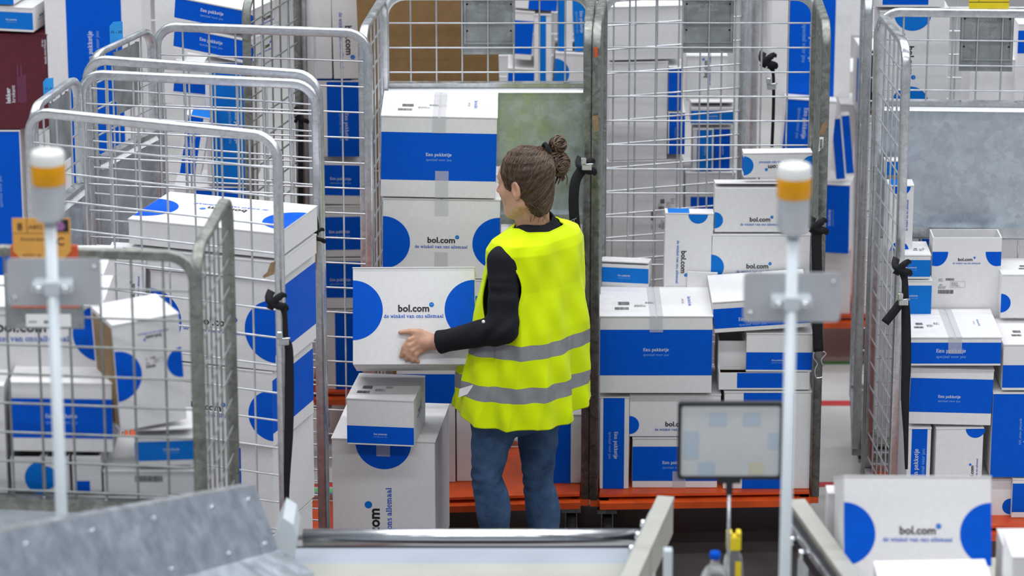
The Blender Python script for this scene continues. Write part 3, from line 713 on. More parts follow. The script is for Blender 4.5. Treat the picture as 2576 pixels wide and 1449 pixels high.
# --- column of blue parcels at the left of the worker
g = 'column of parcels between the left cages and the carried parcel'
YE = 1.735
carton('upright parcel with a broad sideways blue band, topmost of the blue column', 800, 203, 911, 394, YE, .3, ('P', -90, dict(band=(.22, 1.0), tw=.11, ink='ink', tx=.6)), 'lid', topd=('S', 0, dict(rects=[(0, 0, .78, 1)])), group=g)
carton('banded parcel second from the top of the blue column', 800, 409, 913, 514, YE, .3, ('P', 0, dict(band=(.22, .96), tw=.082, ty=.5)), 'ajar', roll=1.2, group=g)
carton('banded parcel in the middle of the blue column', 799, 518, 913, 646, YE, .3, ('P', 0, dict(band=(.14, .80), tw=.082, ty=.5)), 'lid', roll=-1, group=g)
carton('banded parcel below the middle one of the blue column', 800, 650, 914, 776, YE, .3, ('P', 0, dict(band=(.22, .96), tw=.082, ty=.45)), 'lid', group=g)
carton('tall upright parcel at the foot of the blue column, on the orange deck', 806, 780, 950, dk(YE), YE, .3, ('S', 0, dict(rects=[(.27, 0, .9, 1)])), 'lid', group=g)
carton('tall white carton on the blue column, left of the lettered one', 776, -60, 836, 198, YE, .3, None, 'lid', group=g)
carton('tall white carton with sideways black lettering, standing on the blue column', 840, -60, 908, 198, YE, .25, ('B', -90, dict(r=.03, cy=.5, l=0, rr=0, ts=.22, tx=.62)), 'lid', roll=-1, group=g)
# --- tilted parcels behind the farthest left cage
g = 'parcels behind the farthest left cage'
YF = 1.25
carton('tilted blue parcel with white lettering, topmost behind the farthest left cage', 434, 8, 628, 70, YF, .26, ('P', 0, dict(band=(.14, .97), tw=.095, ty=.55)), 'lid', right=('B', 0, dict(r=.045, cy=.35, rr=0, ts=.14, tx=.55)), yaw=-22, roll=5.5, group=g)
carton('tilted blue parcel with white lettering, second behind the farthest left cage', 432, 82, 626, 142, YF, .26, ('P', 0, dict(band=(.14, .97), tw=.095, ty=.55)), 'lid', right=('B', 0, dict(r=.045, cy=.35, rr=0, ts=.14, tx=.55)), yaw=-22, roll=5.5, group=g)
carton('tall white and blue parcel with lettering running down, behind the left cages\' top bars', 522, 156, 634, 466, YF, .22, ('P', -90, dict(band=(.15, 1.0), tw=.13, tx=.52, ty=.58, ink='ink2')), 'lid', yaw=-5, group=g)
carton('shaded white carton behind the two tilted blue parcels', 396, -40, 470, 260, YF + .32, .2, None, 'lid', group=g)
carton('leaning parcel with a blue band beside the tall lettered one behind the left cages', 446, 290, 505, 440, YF - .16, .14, ('P', -90, dict(band=(.1, .74), tw=.07, ink='ink')), 'lid', roll=10, topd=('S', 0, dict(rects=[(.2, 0, 1, 1)], ink='ink2')), group=g)
carton('blue and white parcel lying under the leaning one behind the left cages', 440, 470, 640, 560, YF, .24, ('S', 0, dict(rects=[(.25, .2, 1, 1)])), 'lid', group=g)
carton('white parcel lowest behind the left cages under the tall lettered one', 430, 563, 640, dk(YF), YF, .3, None, 'lid', group=g)
carton('shaded white carton between the leaning parcel and the tilted ones', 432, 160, 515, 280, YF + .27, .2, ('S', 0, dict(rects=[(0, .4, 1, .75)])), 'lid', roll=6, group=g)
# --- far left stacks
g = 'stacks at the far left'
YJ = 2.03
carton('tall carton with a broad upright blue band and a cyan tag before it, far left', 132, -60, 374, dk(YJ, .8), YJ, .35, ('P', 90, dict(band=(.21, .78), tw=.14, tx=(dk(YJ, .8) - 117) / (dk(YJ, .8) + 60), ty=.53)), 'lid', group=g)
carton('plain base carton beneath the tall banded one at the far left', 132, dk(YJ, .79), 374, dk(YJ), YJ, .35, None, 'lid', group=g)
carton('crimson appliance carton with white sideways lettering at the left edge', -60, 86, 128, 324, YJ, .33, None, 'lid', m='crimson', name='crimson_carton', cat='carton')
carton('deep blue carton with sideways pale lettering under the crimson one', -90, 328, 66, 700, YJ, .33, ('S', 0, dict(rects=[(0, 0, .985, 1)])), 'lid', group=g)
carton('plain carton beneath the deep blue one at the far left', -90, 704, 128, dk(YJ), YJ, .33, None, 'lid', group=g)
carton('parcel with a light blue band and a lettered side on the crimson carton', -60, 16, 86, 78, YJ, .2, ('P', 0, dict(band=(.1, .82), tw=.045, ink='ink2', tx=.62)), 'lid', right=('B', 0, dict(r=.03, cy=.5, l=0, rr=0, ts=.09)), yaw=-12, group=g)
carton('sliver of a parcel with a blue corner at the upper left edge of the picture', -60, -60, 36, 10, YJ, .2, ('P', 0, dict(band=(0, .9), tw=0, ink='ink2')), 'lid', yaw=-12, group=g)
# --- left cage, big parcels
g = 'parcels in the left cage behind its long near panel'
YC = -.72
carton('wide flat parcel with blue half circles on its bright lid, in the left cage', 318, 568, 706, 632, YC, .34, None, 'lid', topd=('B', 180, dict(r=.105, cy=.58, ts=.26, ty=.38)), yaw=-18, roll=.3, group=g)
carton('flat white parcel directly under the wide bright one in the left cage', 304, 640, 704, 690, YC, .34, None, 'lid', yaw=-18, roll=.3, group=g)
carton('big white parcel with a blue half circle and black lettering in the left cage', 378, 694, 698, 917, YC, .36, ('B', 0, dict(r=.105, cy=.45, ts=.225, ty=.46, tx=.52)), 'lid', right=('S', 0, dict(rects=[(0, .18, 1, .9)])), yaw=-18, roll=.3, group=g)
carton('second big lettered white parcel below the first in the left cage', 385, 921, 692, 1108, YC, .36, ('B', 0, dict(r=.085, cy=.42, ts=.2, ty=.42, tx=.44)), 'lid', right=('S', 0, dict(rects=[(0, .18, 1, .9)])), yaw=-18, group=g)
carton('white parcel with an upright blue stripe low in the left cage', 500, 1112, 694, 1330, YC, .36, ('S', 0, dict(rects=[(.4, .3, .57, .95)])), 'lid', yaw=-18, group=g)
carton('plain base carton on the left cage\'s deck', 420, 1334, 694, dk(YC), YC, .36, None, 'lid', yaw=-18, group=g)
carton('white parcel with lettering running up, left of the big lettered one in the left cage', 258, 655, 358, 1000, YC + .04, .2, ('C', 0, dict(r=.0001, tx=.75, ty=.78, ts=.11)), 'lid', topd=None, roll=3, group=g)
carton('tall slim parcel with blue half circles at the right post of the left cage', 738, 575, 764, 925, -.30, .1, ('S', 0, dict(rects=[(.45, .74, 1, 1), (.45, 0, 1, .22)], ink='ink2')), 'lid', group=g)
# --- nearest left cage
g = 'parcels in the nearest cage at the left'
YN = -2.10
carton('large tilted parcel with black lettering, upper left in the nearest cage', -170, 770, 262, 946, YN + .14, .3, ('B', 0, dict(r=.085, cy=.62, ts=.27, ty=.66, tx=.53, l=0)), 'lid', roll=0, group=g)
carton('banded parcel leaning in the middle of the nearest cage', 28, 962, 285, 1136, YN, .33, ('P', 0, dict(band=(.2, .78), tw=.09)), 'lid', roll=0.8, group=g)
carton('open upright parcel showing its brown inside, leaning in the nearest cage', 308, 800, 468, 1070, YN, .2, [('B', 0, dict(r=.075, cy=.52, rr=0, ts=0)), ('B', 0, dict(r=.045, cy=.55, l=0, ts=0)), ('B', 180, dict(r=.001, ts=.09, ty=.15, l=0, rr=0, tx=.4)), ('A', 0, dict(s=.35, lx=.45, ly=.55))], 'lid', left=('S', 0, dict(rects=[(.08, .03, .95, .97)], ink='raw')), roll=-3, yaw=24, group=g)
carton('small parcel with a light blue band on the barcode parcel in the nearest cage', 342, 1098, 490, 1172, YN, .25, ('P', 0, dict(band=(.2, .88), tw=.045, ink='ink2', tx=.62)), 'ajar', roll=-2, group=g)
carton('flat white parcel with a barcode label, lowest right in the nearest cage', 262, 1184, 500, 1244, YN, .3, None, 'lid', group=g)
carton('small upright parcel with a blue disc on its flank, lowest left in the nearest cage', 30, 1150, 108, 1236, YN, .25, ('B', 0, dict(r=.05, cy=.4, l=0, ts=0, ink='ink2')), 'open', group=g)
carton('small open white parcel between the disc one and the barcode one in the nearest cage', 116, 1150, 176, 1236, YN, .25, ('B', 0, dict(r=.035, cy=.4, rr=0, ts=0, ink='ink2')), 'open', group=g)
carton('grey shaded open parcel next to the barcode one in the nearest cage', 184, 1148, 256, 1236, YN, .25, ('S', 0, dict(rects=[(0.1, 0, .6, .3)])), 'open', group=g)
carton('big blue sided parcel behind the open upright one in the nearest cage', 120, 690, 262, 764, YN + .47, .3, ('S', 0, dict(rects=[(.1, 0, 1, 1)])), 'lid', group=g)
carton('plain base carton supporting the parcels of the nearest cage', -150, 1250, 500, dk(YN), YN, .4, None, 'lid', group=g)
carton('grey edge parcel at the left border of the nearest cage', -150, 970, 20, 1240, YN, .3, None, 'lid', group=g)
# --- right edge cage
g = 'parcels in the right edge cage'
YR = .30
carton('tall narrow lettered parcel with half circles at both ends behind the mesh side', 2231, 466, 2294, 630, .62, .08, ('B', 90, dict(r=.033, cy=.5, ts=.115, tx=.55, ty=.35)), 'lid', topd=('S', 0, dict(rects=[(.1, 0, .7, 1)], ink='ink2')), group=g)
carton('light blue cylinder-like parcel seen through the mesh side, highest in the right edge cage', 2226, 404, 2262, 440, .72, .05, ('S', 0, dict(rects=[(0, 0, .9, 1)], ink='ink2')), 'lid', group=g)
carton('small banded parcel behind the black strap, upper of the pair in the right edge cage', 2256, 641, 2340, 702, .55, .17, ('P', 0, dict(band=(.1, .82), tw=.045, ink='ink2', tx=.4)), 'lid', topd=('L', 0, dict(s=.35, lx=.55, ly=.3, hi=0)), group=g)
carton('small banded parcel behind the black strap, lower of the pair in the right edge cage', 2256, 705, 2340, 840, .55, .17, ('P', 0, dict(band=(.3, .92), tw=.045, ink='ink2', tx=.4, ty=.66)), 'lid', group=g)
carton('tall open parcel with half circles, lettering and an address label in the right edge cage', 2338, 598, 2511, 840, .62, .11, [('HB', 0, dict(r=.055, y=.855, ts=.1)), ('A', 0, dict(s=.66, lx=.10, ly=.42))], 'open', group=g)
carton('white parcel with one blue half circle, at the right edge of the picture', 2516, 690, 2650, 800, .56, .2, ('B', 0, dict(r=.035, cy=.35, rr=0, ts=0)), 'lid', topd=('L', 0, dict(s=.6, lx=.4, ly=.3, hi=0)), group=g)
carton('large banded parcel with taped bright top, in the right edge cage', 2284, 848, 2517, 920, YR - .02, .33, ('P', 0, dict(band=(.08, .84), tw=.105, tx=.46)), 'flaps', topd=('L', 0, dict(s=.75, lx=.12, ly=.3)), group=g)
carton('banded parcel sloping down to the right, under the one with the taped bright top', 2284, 928, 2492, 1068, YR, .34, ('P', 0, dict(band=(.22, .84), tw=.08, tx=.48, ty=.42)), 'lid', roll=1.4, group=g)
carton('upright banded parcel with lettering running up beside the black strap, right edge cage', 2276, 1076, 2335, dk(YR), YR, .3, ('P', 90, dict(band=(.16, .82), tw=.12, tx=.60)), 'lid', group=g)
carton('white parcel with a hanging half circle and lettering running up, right edge cage', 2347, 1076, 2466, dk(YR), YR, .3, ('C', 0, dict(r=.035, cx=.83, tx=.82, ty=.50, ts=.11)), 'lid', left=None, yaw=3, group=g)
carton('white topped parcel with a low blue band at the right edge of the picture', 2520, 866, 2700, 982, YR, .3, ('P', 0, dict(band=(.06, .56), tw=.045, tx=.45)), 'lid', topd=('L', 0, dict(s=.8, lx=.2, ly=.3, hi=0)), group=g)
carton('upright blue parcel with lettering running down at the right edge of the picture', 2490, 988, 2660, 1200, YR, .3, ('P', -90, dict(band=(.0, .80), tw=.1, tx=.45, ty=.6)), 'lid', group=g)
carton('small blue parcel on the deck at the right edge of the picture', 2544, 1204, 2660, dk(YR), YR, .25, ('S', 0, dict(rects=[(.0, .15, 1, .9)])), 'lid', group=g)
carton('white parcel on the deck under the upright blue one at the right edge', 2470, 1204, 2541, dk(YR), YR + .03, .25, ('B', 0, dict(r=.03, cy=.3, l=0, ts=0)), 'lid', group=g)
# --- free standing stack beside the worker
carton('small parcel with low blue band and address print, on the tall one by the worker', 873, 1004, 1042, 1121, -.11, .27, ('P', 0, dict(band=(.04, .42), tw=.047)), 'lid', topd=[('L', 0, dict(s=.95, lx=.16, ly=.2, hi=0))], right=('B', 0, dict(r=.001, l=0, rr=0, ts=.12)), yaw=-7)
# ------------------------------------------------------------------ conveyor and things nearest the camera
M['pplate'] = mat('grey_coated_plate', (0.50, 0.52, 0.54), 0.45, 0.2, 0.04, 6)
M['white_paint'] = mat('white_powder_coat', (0.62, 0.68, 0.72), 0.4, 0.1, 0.03, 8)
M['beige'] = mat('beige_grey_profile', (0.42, 0.42, 0.38), 0.5, 0.2, 0.06, 8)
M['belt'] = mat('pale_grey_belt', (0.33, 0.37, 0.43), 0.55, 0.1, 0.08, 4)
M['amber'] = mat('amber_lens', (0.72, 0.32, 0.0), 0.25, 0, 0.10, 30)
M['lens_white'] = mat('white_beacon_cap', (0.74, 0.74, 0.72), 0.4, 0, 0.02)
M['silver'] = mat('silver_plastic', (0.55, 0.58, 0.62), 0.35, 0.5, 0.04)
M['yellow'] = mat('yellow_plastic', (0.80, 0.62, 0.01), 0.45, 0, 0.05)
M['screen'] = mat('pale_screen_sheet', (0.55, 0.57, 0.58), 0.35, 0, 0.02)
M['frameb'] = mat('black_frame_plastic', (0.012, 0.013, 0.018), 0.45, 0, 0.1)
M['card_or'] = mat('orange_route_card', (0.72, 0.36, 0.07), 0.6, 0, 0.04)
M['clip'] = mat('red_orange_clip', (0.62, 0.09, 0.02), 0.5, 0, 0.06)
M['cyan'] = mat('cyan_tag', (0.02, 0.30, 0.75), 0.5, 0, 0.04)
M['mauve'] = mat('mauve_print', (0.30, 0.12, 0.30), 0.6, 0, 0.05)
M['sc_blue'] = mat('faint_blue_field', (0.42, 0.50, 0.58), 0.4); M['sc_yel'] = mat('faint_yellow_field', (0.56, 0.55, 0.42), 0.4)
M['brownt'] = mat('torn_brown_paper', (0.28, 0.19, 0.10), 0.7, 0, 0.2, 40)
def clear_mat(name, col, a):
    m, nt, bs = newmat(name); bs.inputs['Base Color'].default_value = (*col, 1); bs.inputs['Roughness'].default_value = 0.08
    bs.inputs['Transmission Weight'].default_value = 0.9; bs.inputs['IOR'].default_value = 1.2; bs.inputs['Alpha'].default_value = a; return m
M['pet'] = clear_mat('clear_plastic', (0.9, 0.95, 1.0), 0.6)
M['mat'] = mat('dark_floor_sheet', (0.035, 0.031, 0.030), 0.55, 0, 0.3, 5)

mb = MB(); mb.box((-1.25, -1.5, 0.0), (1.12, 1.02, 0.004), 'mat', None, 0.0015)  # thin sheet of one dark tone laid over the concrete
tag(mb.build('floor_surface'), 'dark flat sheet on the floor under the worker and the cages', 'mat')
def prism(mb, pts, n, th, m):
    """flat sheet with thickness through world points"""
    n = Vector(n).normalized() * th; pts = [Vector(p) for p in pts]; k = len(pts)
    vs = pts + [p + n for p in pts]
    fs = [tuple(range(k)), tuple(k + i for i in reversed(range(k)))] + [(i, i + k, (i + 1) % k + k, (i + 1) % k) for i in range(k)]
    mb.add(vs, fs, m)
# side guard of the chute, bottom left
g0, g1 = at(-260, 1385, -4.25), at(642, 1221, -2.55)
root = empty('chute_guard', (g1.x, g1.y, 0)); tag(root, 'galvanised side guard of the chute sloping across the lower left corner', 'chute guard')
mb = MB(); o_ = Vector((g1.x, g1.y, 0)); dn = (g1 - g0).normalized(); side = dn.cross(Vector((0, 0, 1))).normalized()
g2 = at(703, 1385, -2.62); g3 = g2 + (g0 - g1) + Vector((0, 0, -0.05))
prism(mb, [g0 - o_, g3 - o_, g2 - o_, g1 - o_], side, -0.003, 'sheet')
fold = side * 0.03
prism(mb, [g0 - o_, g1 - o_, g1 - o_ - fold, g0 - o_ - fold], (0, 0, 1), 0.003, 'galv')
g4, g5 = g2 + side * 0.10 + Vector((0, 0, -.05)), g3 + side * 0.10 + Vector((0, 0, -.05))
prism(mb, [g3 - o_, g5 - o_, g4 - o_, g2 - o_], (0, 0, 1), 0.003, 'sheet')
prism(mb, [g5 - o_, g5 - o_ - Vector((0, 0, .2)), g4 - o_ - Vector((0, 0, .2)), g4 - o_], side, 0.003, 'sheet')
mb.build('guard_sheet', root)
mb = MB()
for u in (.12, .3, .48, .66, .84, .96):
    for v in (.18, .85):
        p = g0 + (g1 - g0) * u; q = g3 + (g2 - g3) * u; c_ = p + (q - p) * v - o_ + side * 0.0
        mb.cyl(c_, c_ + side * 0.006, 0.006, 'chrome', 10)
k_ = mb.build('rivets', root); k_['kind'] = 'stuff'
# conveyor end: roller, bed, rails
cvr = at(1180, 1352, -2.2)
root = empty('belt_conveyor', (cvr.x, -2.4, 0)); tag(root, 'pale belt conveyor with a steel end roller along the lower edge', 'conveyor')
ox, oy = cvr.x, -2.4
xl, xr = at(762, 1350, -2.2).x - ox, at(1640, 1352, -2.2).x - ox
zc = cvr.z
mb = MB(); mb.tube([(xl, .2, zc), (xr, .2, zc)], 0.0245, 'chrome', 32)
rl = mb.build('end_roller', root)
mb = MB(); mb.tube([(xl - .02, .2, zc), (xr + .02, .2, zc)], 0.008, 'galv', 10)
mb.build('roller_axle', rl)
zb = zc - 0.012
mb = MB(); mb.box((xl - .02, .025, zb - .02), (xr - .0, .155, zb), 'belt', None, .004)
mb.box((xl - .02, .148, zb - .06), (xr, .158, zb + .002), 'frameb')
mb.build('belt', root)
mb = MB(); mb.box((xl - .02, -1.62, zb - .12), (xr, .022, zb + .004), 'beige', None, .004)
for xx in (xl + .05, xr - .1):
    for yy in (-1.4, -.1): mb.box((xx, yy, 0), (xx + .05, yy + .05, zb - .1), 'beige')
mb.build('frame', root)
mb = MB()   # plastic corner piece at the roller's left end
cp = [at(692, 1345, -2.5), at(712, 1303, -2.5), at(738, 1320, -2.5), at(748, 1352, -2.5), at(742, 1400, -2.5), at(704, 1404, -2.5)]
prism(mb, [p - Vector((ox, oy, 0)) for p in reversed(cp)], (0, 1, 0), .16, 'white_paint'); mb.build('corner_piece', root)
def rail(label, p0, p1, w_, h_, m, brk, post=True):
    root = empty('side_rail', (p0.x, p0.y, 0)); tag(root, label, 'rail')
    o2 = Vector((p0.x, p0.y, 0)); mb = MB()
    a, b = p0 - o2, p1 - o2; d = (b - a).normalized(); n = d.cross(Vector((0, 0, 1))).normalized()
    def seg(a, b, off, w_, h_, z0, mm):
        pts = [a + n * (off - w_/2), a + n * (off + w_/2), b + n * (off + w_/2), b + n * (off - w_/2)]
        pts = [p + Vector((0, 0, z0)) for p in pts]; prism(mb, pts, (0, 0, 1), -h_, mm)
    seg(a, b, 0, w_, .012, 0, m); seg(a, b, 0, w_ * .9, h_, -.012, m)
    mb.build('profile', root)
    mb = MB(); seg(a + d * .02, b, brk * (w_/2 + .006), .006, h_ * .8, -.02, 'frameb'); seg(a + d*.02, b, brk * (w_/2 + .012), .01, .02, -.035, 'galv')
    mb.build('guide_channel', root)
    mb = MB()
    for t in (.12,):
        p = a + (b - a) * t; mb.box((p.x - .015, p.y - .015, -p0.z + p0.z * 0), (p.x + .015, p.y + .015, p.z - .02), 'galv')
    if post: mb.build('support_post', root)
    for t in (.1, .22, .36):
        mb = MB(); p = a + (b - a) * t + n * brk * (w_/2 + .02); mb.cyl(p + Vector((0, 0, -.06)), p + Vector((0, 0, -.06)) + n * brk * .015, .014, 'chrome', 14); mb.build('bolt', root)
    return root
zr = at(1675, 1246, -2.1).z
rail('beige side rail of the conveyor, running down left of the screen stalk', atz(1675, 1248, zr), atz(1560, 1500, zr), .048, .10, 'beige', 1, False)
rail('grey side rail running down to the right beside the right signal pole', atz(2003, 1256, zr), atz(2180, 1500, zr), .050, .10, 'beige', 1)
mb = MB(); p = at(1681, 1385, -2.75); mb.box((-.012, 0, -.4), (.012, .03, 0), 'white_paint', None, .003)
tag(mb.build('sensor_bracket', None, p), 'small white bracket beside the beige side rail', 'bracket')

# signal poles
def pole(label, px, ytop, pl, Y):
    b = at(px, ytop, Y); zt_ = b.z
    root = empty('signal_pole', (b.x, Y, 0)); tag(root, label, 'signal pole')
    s = 1.0 / 1010
    mb = MB(); mb.tube([(0, 0, 0), (0, 0, zt_ - .17)], .0148, 'white_paint', 20); mb.lathe([(0, 0), (.05, 0), (.05, .008), (.015, .012)], 'white_paint', 20)
    mb.build('post', root)
    mb = MB(); mb.lathe([(0, zt_), (.037, zt_ - .002), (.042, zt_ - .010), (.042, zt_ - .034)], 'lens_white', 28)
    k = mb.build('beacon_cap', root)
    mb = MB(); mb.lathe([(.0415, zt_ - .032), (.0425, zt_ - .036), (.0425, zt_ - .080), (.0415, zt_ - .085)], 'amber', 28); mb.build('amber_lens', root)
    mb = MB(); mb.lathe([(.040, zt_ - .083), (.040, zt_ - .160), (.032, zt_ - .178), (.016, zt_ - .184), (.0, zt_ - .184)], 'silver', 28); mb.build('beacon_base', root)
    x0, y0, x1, y1 = pl; A = at(x0, y1, Y + .03); B = at(x1, y0, Y + .03)
    mb = MB(); cx = (A.x + B.x) / 2 - b.x; w_ = (B.x - A.x) / 2; r = .012
    pts = []
    for (sx, sz, a0) in ((1, 1, 0), (-1, 1, 90), (-1, -1, 180), (1, -1, 270)):
        for i in range(5):
            a = R(a0 + 90 * i / 4); pts.append(Vector((cx + sx * (w_ - r) + r * math.cos(a), 0.03, (A.z + B.z) / 2 + sz * ((B.z - A.z) / 2 - r) + r * math.sin(a))))
    prism(mb, pts, (0, 1, 0), .003, 'pplate')
    sg = mb.build('sign_plate', root)
    zm = (A.z + B.z) / 2
    mb = MB(); mb.box((-.05, -.018, zm - .014), (.05, .028, zm + .012), 'white_paint', None, .004); mb.box((-.02, -.024, zm - .02), (.02, .02, zm + .018), 'white_paint', None, .004)
    mb.build('clamp', root)
    for sx in (-.033, .033):
        mb = MB(); mb.cyl((sx, -.018, zm - .002), (sx, -.03, zm - .002), .010, 'chrome', 16); mb.build('clamp_bolt', root)
    for sx in (-1, 1):
        mb = MB(); mb.cyl((cx + sx * (w_ - .018), .03, zm + sx * .04 ), (cx + sx * (w_ - .018), .026, zm + sx * .04), .006, 'chrome', 12); mb.build('plate_screw', root)
pole('white signal pole with an amber beacon and grey plate at the left', 119, 377, (20, 650, 254, 770), -3.2)
pole('white signal pole with an amber beacon and grey plate, right of the worker', 1999, 411, (1869, 686, 2116, 810), -3.2)

# screen on its stalk, bottles, table
tz = at(1837, 1560, -2.6).z
root = empty('work_table', (0.56, -2.7, 0)); tag(root, 'grey work table carrying the screen stalk and bottles, at the lower edge', 'table')
mb = MB(); mb.box((-.12, -.35, tz - .025), (.14, .3, tz), 'beige', None, .003); mb.build('tabletop', root)
for sx in (-.11, .11):
    for sy in (-.33, .28):
        mb = MB(); mb.box((sx - .012, sy - .012, 0), (sx + .012, sy + .012, tz - .025), 'galv'); mb.build('leg', root)
A = at(1703, 1204, -2.55); B = at(1972, 1011, -2.55); cx = (A.x + B.x) / 2; w_ = (B.x - A.x) / 2; zc_ = (A.z + B.z) / 2; hh = (B.z - A.z) / 2
root = empty('display_board', (cx, -2.55, tz)); tag(root, 'black framed display board with a pale sheet on a thin stalk', 'display board')
zo = zc_ - tz
def rrect(w_, h_, r, y, z0, n=5):
    pts = []
    for (sx, sz, a0) in ((1, 1, 0), (-1, 1, 90), (-1, -1, 180), (1, -1, 270)):
        for i in range(n):
            a = R(a0 + 90 * i / (n - 1)); pts.append(Vector((sx * (w_ - r) + r * math.cos(a), y, z0 + sz * (h_ - r) + r * math.sin(a))))
    return pts
mb = MB(); o1 = rrect(w_, hh, .010, -.008, zo); i1 = rrect(w_ - .009, hh - .009, .008, -.008, zo); k = len(o1)
o2_ = [p + Vector((0, .018, 0)) for p in o1]
mb.add(o1 + i1 + o2_, [(i, k + i, k + (i + 1) % k, (i + 1) % k) for i in range(k)] + [(i, (i + 1) % k, 2*k + (i + 1) % k, 2*k + i) for i in range(k)] + [tuple(2*k + i for i in reversed(range(k)))], 'frameb')
mb.box((-.03, -.006, zo - hh - .012), (.03, .008, zo - hh + .001), 'frameb'); mb.box((-.009, -.005, zo - hh - .045), (.009, .007, zo - hh - .01), 'frameb')
mb.build('frame', root)
mb = MB(); prism(mb, rrect(w_ - .008, hh - .008, .008, -.004, zo), (0, 1, 0), .003, 'screen')
G = Matrix(((1, 0, 0, -w_), (0, 0, -1, -.0046), (0, 1, 0, zo - hh), (0, 0, 0, 1)))
for (a, b, c_, d, mm) in ((.06,.27,.2,.62,'sc_blue'), (.2,.03,.36,.22,'sc_blue'), (.3,.7,.46,.86,'sc_blue'), (.62,.7,.78,.86,'sc_blue'), (.86,.4,.98,.6,'sc_blue'), (.68,.06,.82,.22,'sc_yel')):
    frect(mb, G, a * 2 * w_, b * 2 * hh, c_ * 2 * w_, d * 2 * hh, mm)
mb.build('sheet', root)
mb = MB(); mb.tube([(0, 0, 0), (0, 0, zo - hh - .03)], .0045, 'galv', 12); mb.lathe([(0, 0), (.05, 0), (.05, .006), (.006, .01)], 'frameb', 24); mb.build('stalk', root)
# spray bottle with yellow head
b = at(1846, 1335, -2.45); root = empty('spray_bottle', (b.x, -2.45, tz)); tag(root, 'clear bottle with a chunky yellow head behind the stalk', 'bottle')
H_ = b.z - tz
mb = MB(); mb.lathe([(0, 0), (.026, 0), (.028, .01), (.028, H_ - .10), (.024, H_ - .075), (.014, H_ - .06), (.014, H_ - .05)], 'pet', 24); bb = mb.build('body', root)
mb = MB(); mb.box((-.020, -.016, H_ - .055), (.020, .016, H_ - .012), 'yellow', None, .004); mb.box((-.020, -.016, H_ - .014), (-.004, .016, H_), 'yellow', None, .003); mb.box((.006, -.016, H_ - .014), (.020, .016, H_), 'yellow', None, .003)
mb.build('spray_head', root)
mb = MB(); mb.box((.004, -.0295, H_ - .13), (.02, -.0285, H_ - .08), 'yellow'); mb.build('label', root)
b = at(1799, 1388, -2.75); root = empty('water_bottle', (b.x, -2.75, tz)); tag(root, 'clear water bottle with a blue cap at the lower edge', 'bottle')
H_ = b.z - tz
mb = MB(); mb.lathe([(0, 0), (.034, 0), (.036, .008), (.034, H_ - .11)] + [(.036 * math.cos(R(a)) + .002, H_ - .075 + .05 * math.sin(R(a)) - .01) for a in range(0, 75, 12)] + [(.012, H_ - .03), (.012, H_ - .018)], 'pet', 28); mb.build('body', root)
mb = MB(); mb.lathe([(.0, H_), (.013, H_), (.0145, H_ - .003), (.0145, H_ - .019), (.0, H_ - .019)], 'ink', 24); mb.build('cap', root)

# near parcels lower right with the conveyor they ride on
g = 'parcels on the near right conveyor'
zn = at(2310, 1508, -2.6).z - .110
carton('big near parcel with two half circles, standing in the lower right corner', 2107, 1182, 2511, 1506, -2.6, .30, ('B', 0, dict(r=.086, cy=.53, ts=.19, ty=.535)), 'lid', roll=.3, tilt=-21, size=(.402, .335), group=g)
carton('white parcel just behind the left edge of the big near parcel', 2076, 1240, 2160, ypix(0, -2.24, zn), -2.24, .06, ('S', 0, dict(rects=[(0, 0, 1, .45)])), 'lid', group=g)
carton('parcel with a white top lying in front of the big near parcel', 2222, 1515, 2508, ypix(0, -3.0, zn), -3.0, .30, ('S', 0, dict(rects=[(.2, .1, 1, .8)])), 'lid', roll=-1, group=g)
carton('white banded parcel at the right edge beside the big near parcel', 2516, 1375, 2640, ypix(0, -2.5, zn), -2.5, .14, ('S', 0, dict(rects=[(0, .15, 1, .55)])), 'lid', group=g)
carton('plain grey white parcel nearest the lower right corner', 2532, 1400, 2700, ypix(0, -3.0, zn), -3.0, .18, None, 'lid', group=g)
root = empty('roller_conveyor', (1.2, -2.6, 0)); tag(root, 'grey conveyor bed under the near parcels at the lower right', 'conveyor')
mb = MB(); mb.box((-.22, -1.0, zn - .06), (.7, .6, zn - .0005), 'beige', None, .004); mb.build('bed', root)
for sx in (-.2, .62):
    for sy in (-.95, .5):
        mb = MB(); mb.box((sx, sy, 0), (sx + .05, sy + .05, zn - .06), 'galv'); mb.build('leg', root)

# ------------------------------------------------------------------ straps, cards, tags
def ribbon(mb, pts, w_, m='web', th=.0016):
    P_ = [Vector(p) for p in pts]; n = len(P_); ws = w_ if isinstance(w_, list) else [w_] * n; vs = []; fs = []
    for i in range(n):
        t = (P_[min(n-1, i+1)] - P_[max(0, i-1)]).normalized(); s = t.cross(Vector((0, 1, 0))).normalized(); nn = t.cross(s).normalized()
        for a, b_ in ((-1, -1), (1, -1), (1, 1), (-1, 1)): vs.append(P_[i] + s * a * ws[i] / 2 + nn * b_ * th)
    for i in range(n - 1):
        for k in range(4):
            fs.append((i*4+k, i*4+(k+1) % 4, (i+1)*4+(k+1) % 4, (i+1)*4+k))
    fs += [(3, 2, 1, 0), tuple((n-1)*4 + k for k in range(4))]
    mb.add(vs, fs, m, True)
def smooth(pts, k=4):
    out = []; n = len(pts); P_ = [Vector(p) for p in pts]
    for i in range(n - 1):
        p0, p1, p2, p3 = P_[max(0, i-1)], P_[i], P_[i+1], P_[min(n-1, i+2)]
        for j in range(k):
            t = j / k
            out.append(.5 * ((2*p1) + (p2 - p0) * t + (2*p0 - 5*p1 + 4*p2 - p3) * t*t + (3*p1 - p0 - 3*p2 + p3) * t**3))
    out.append(P_[-1]); return out
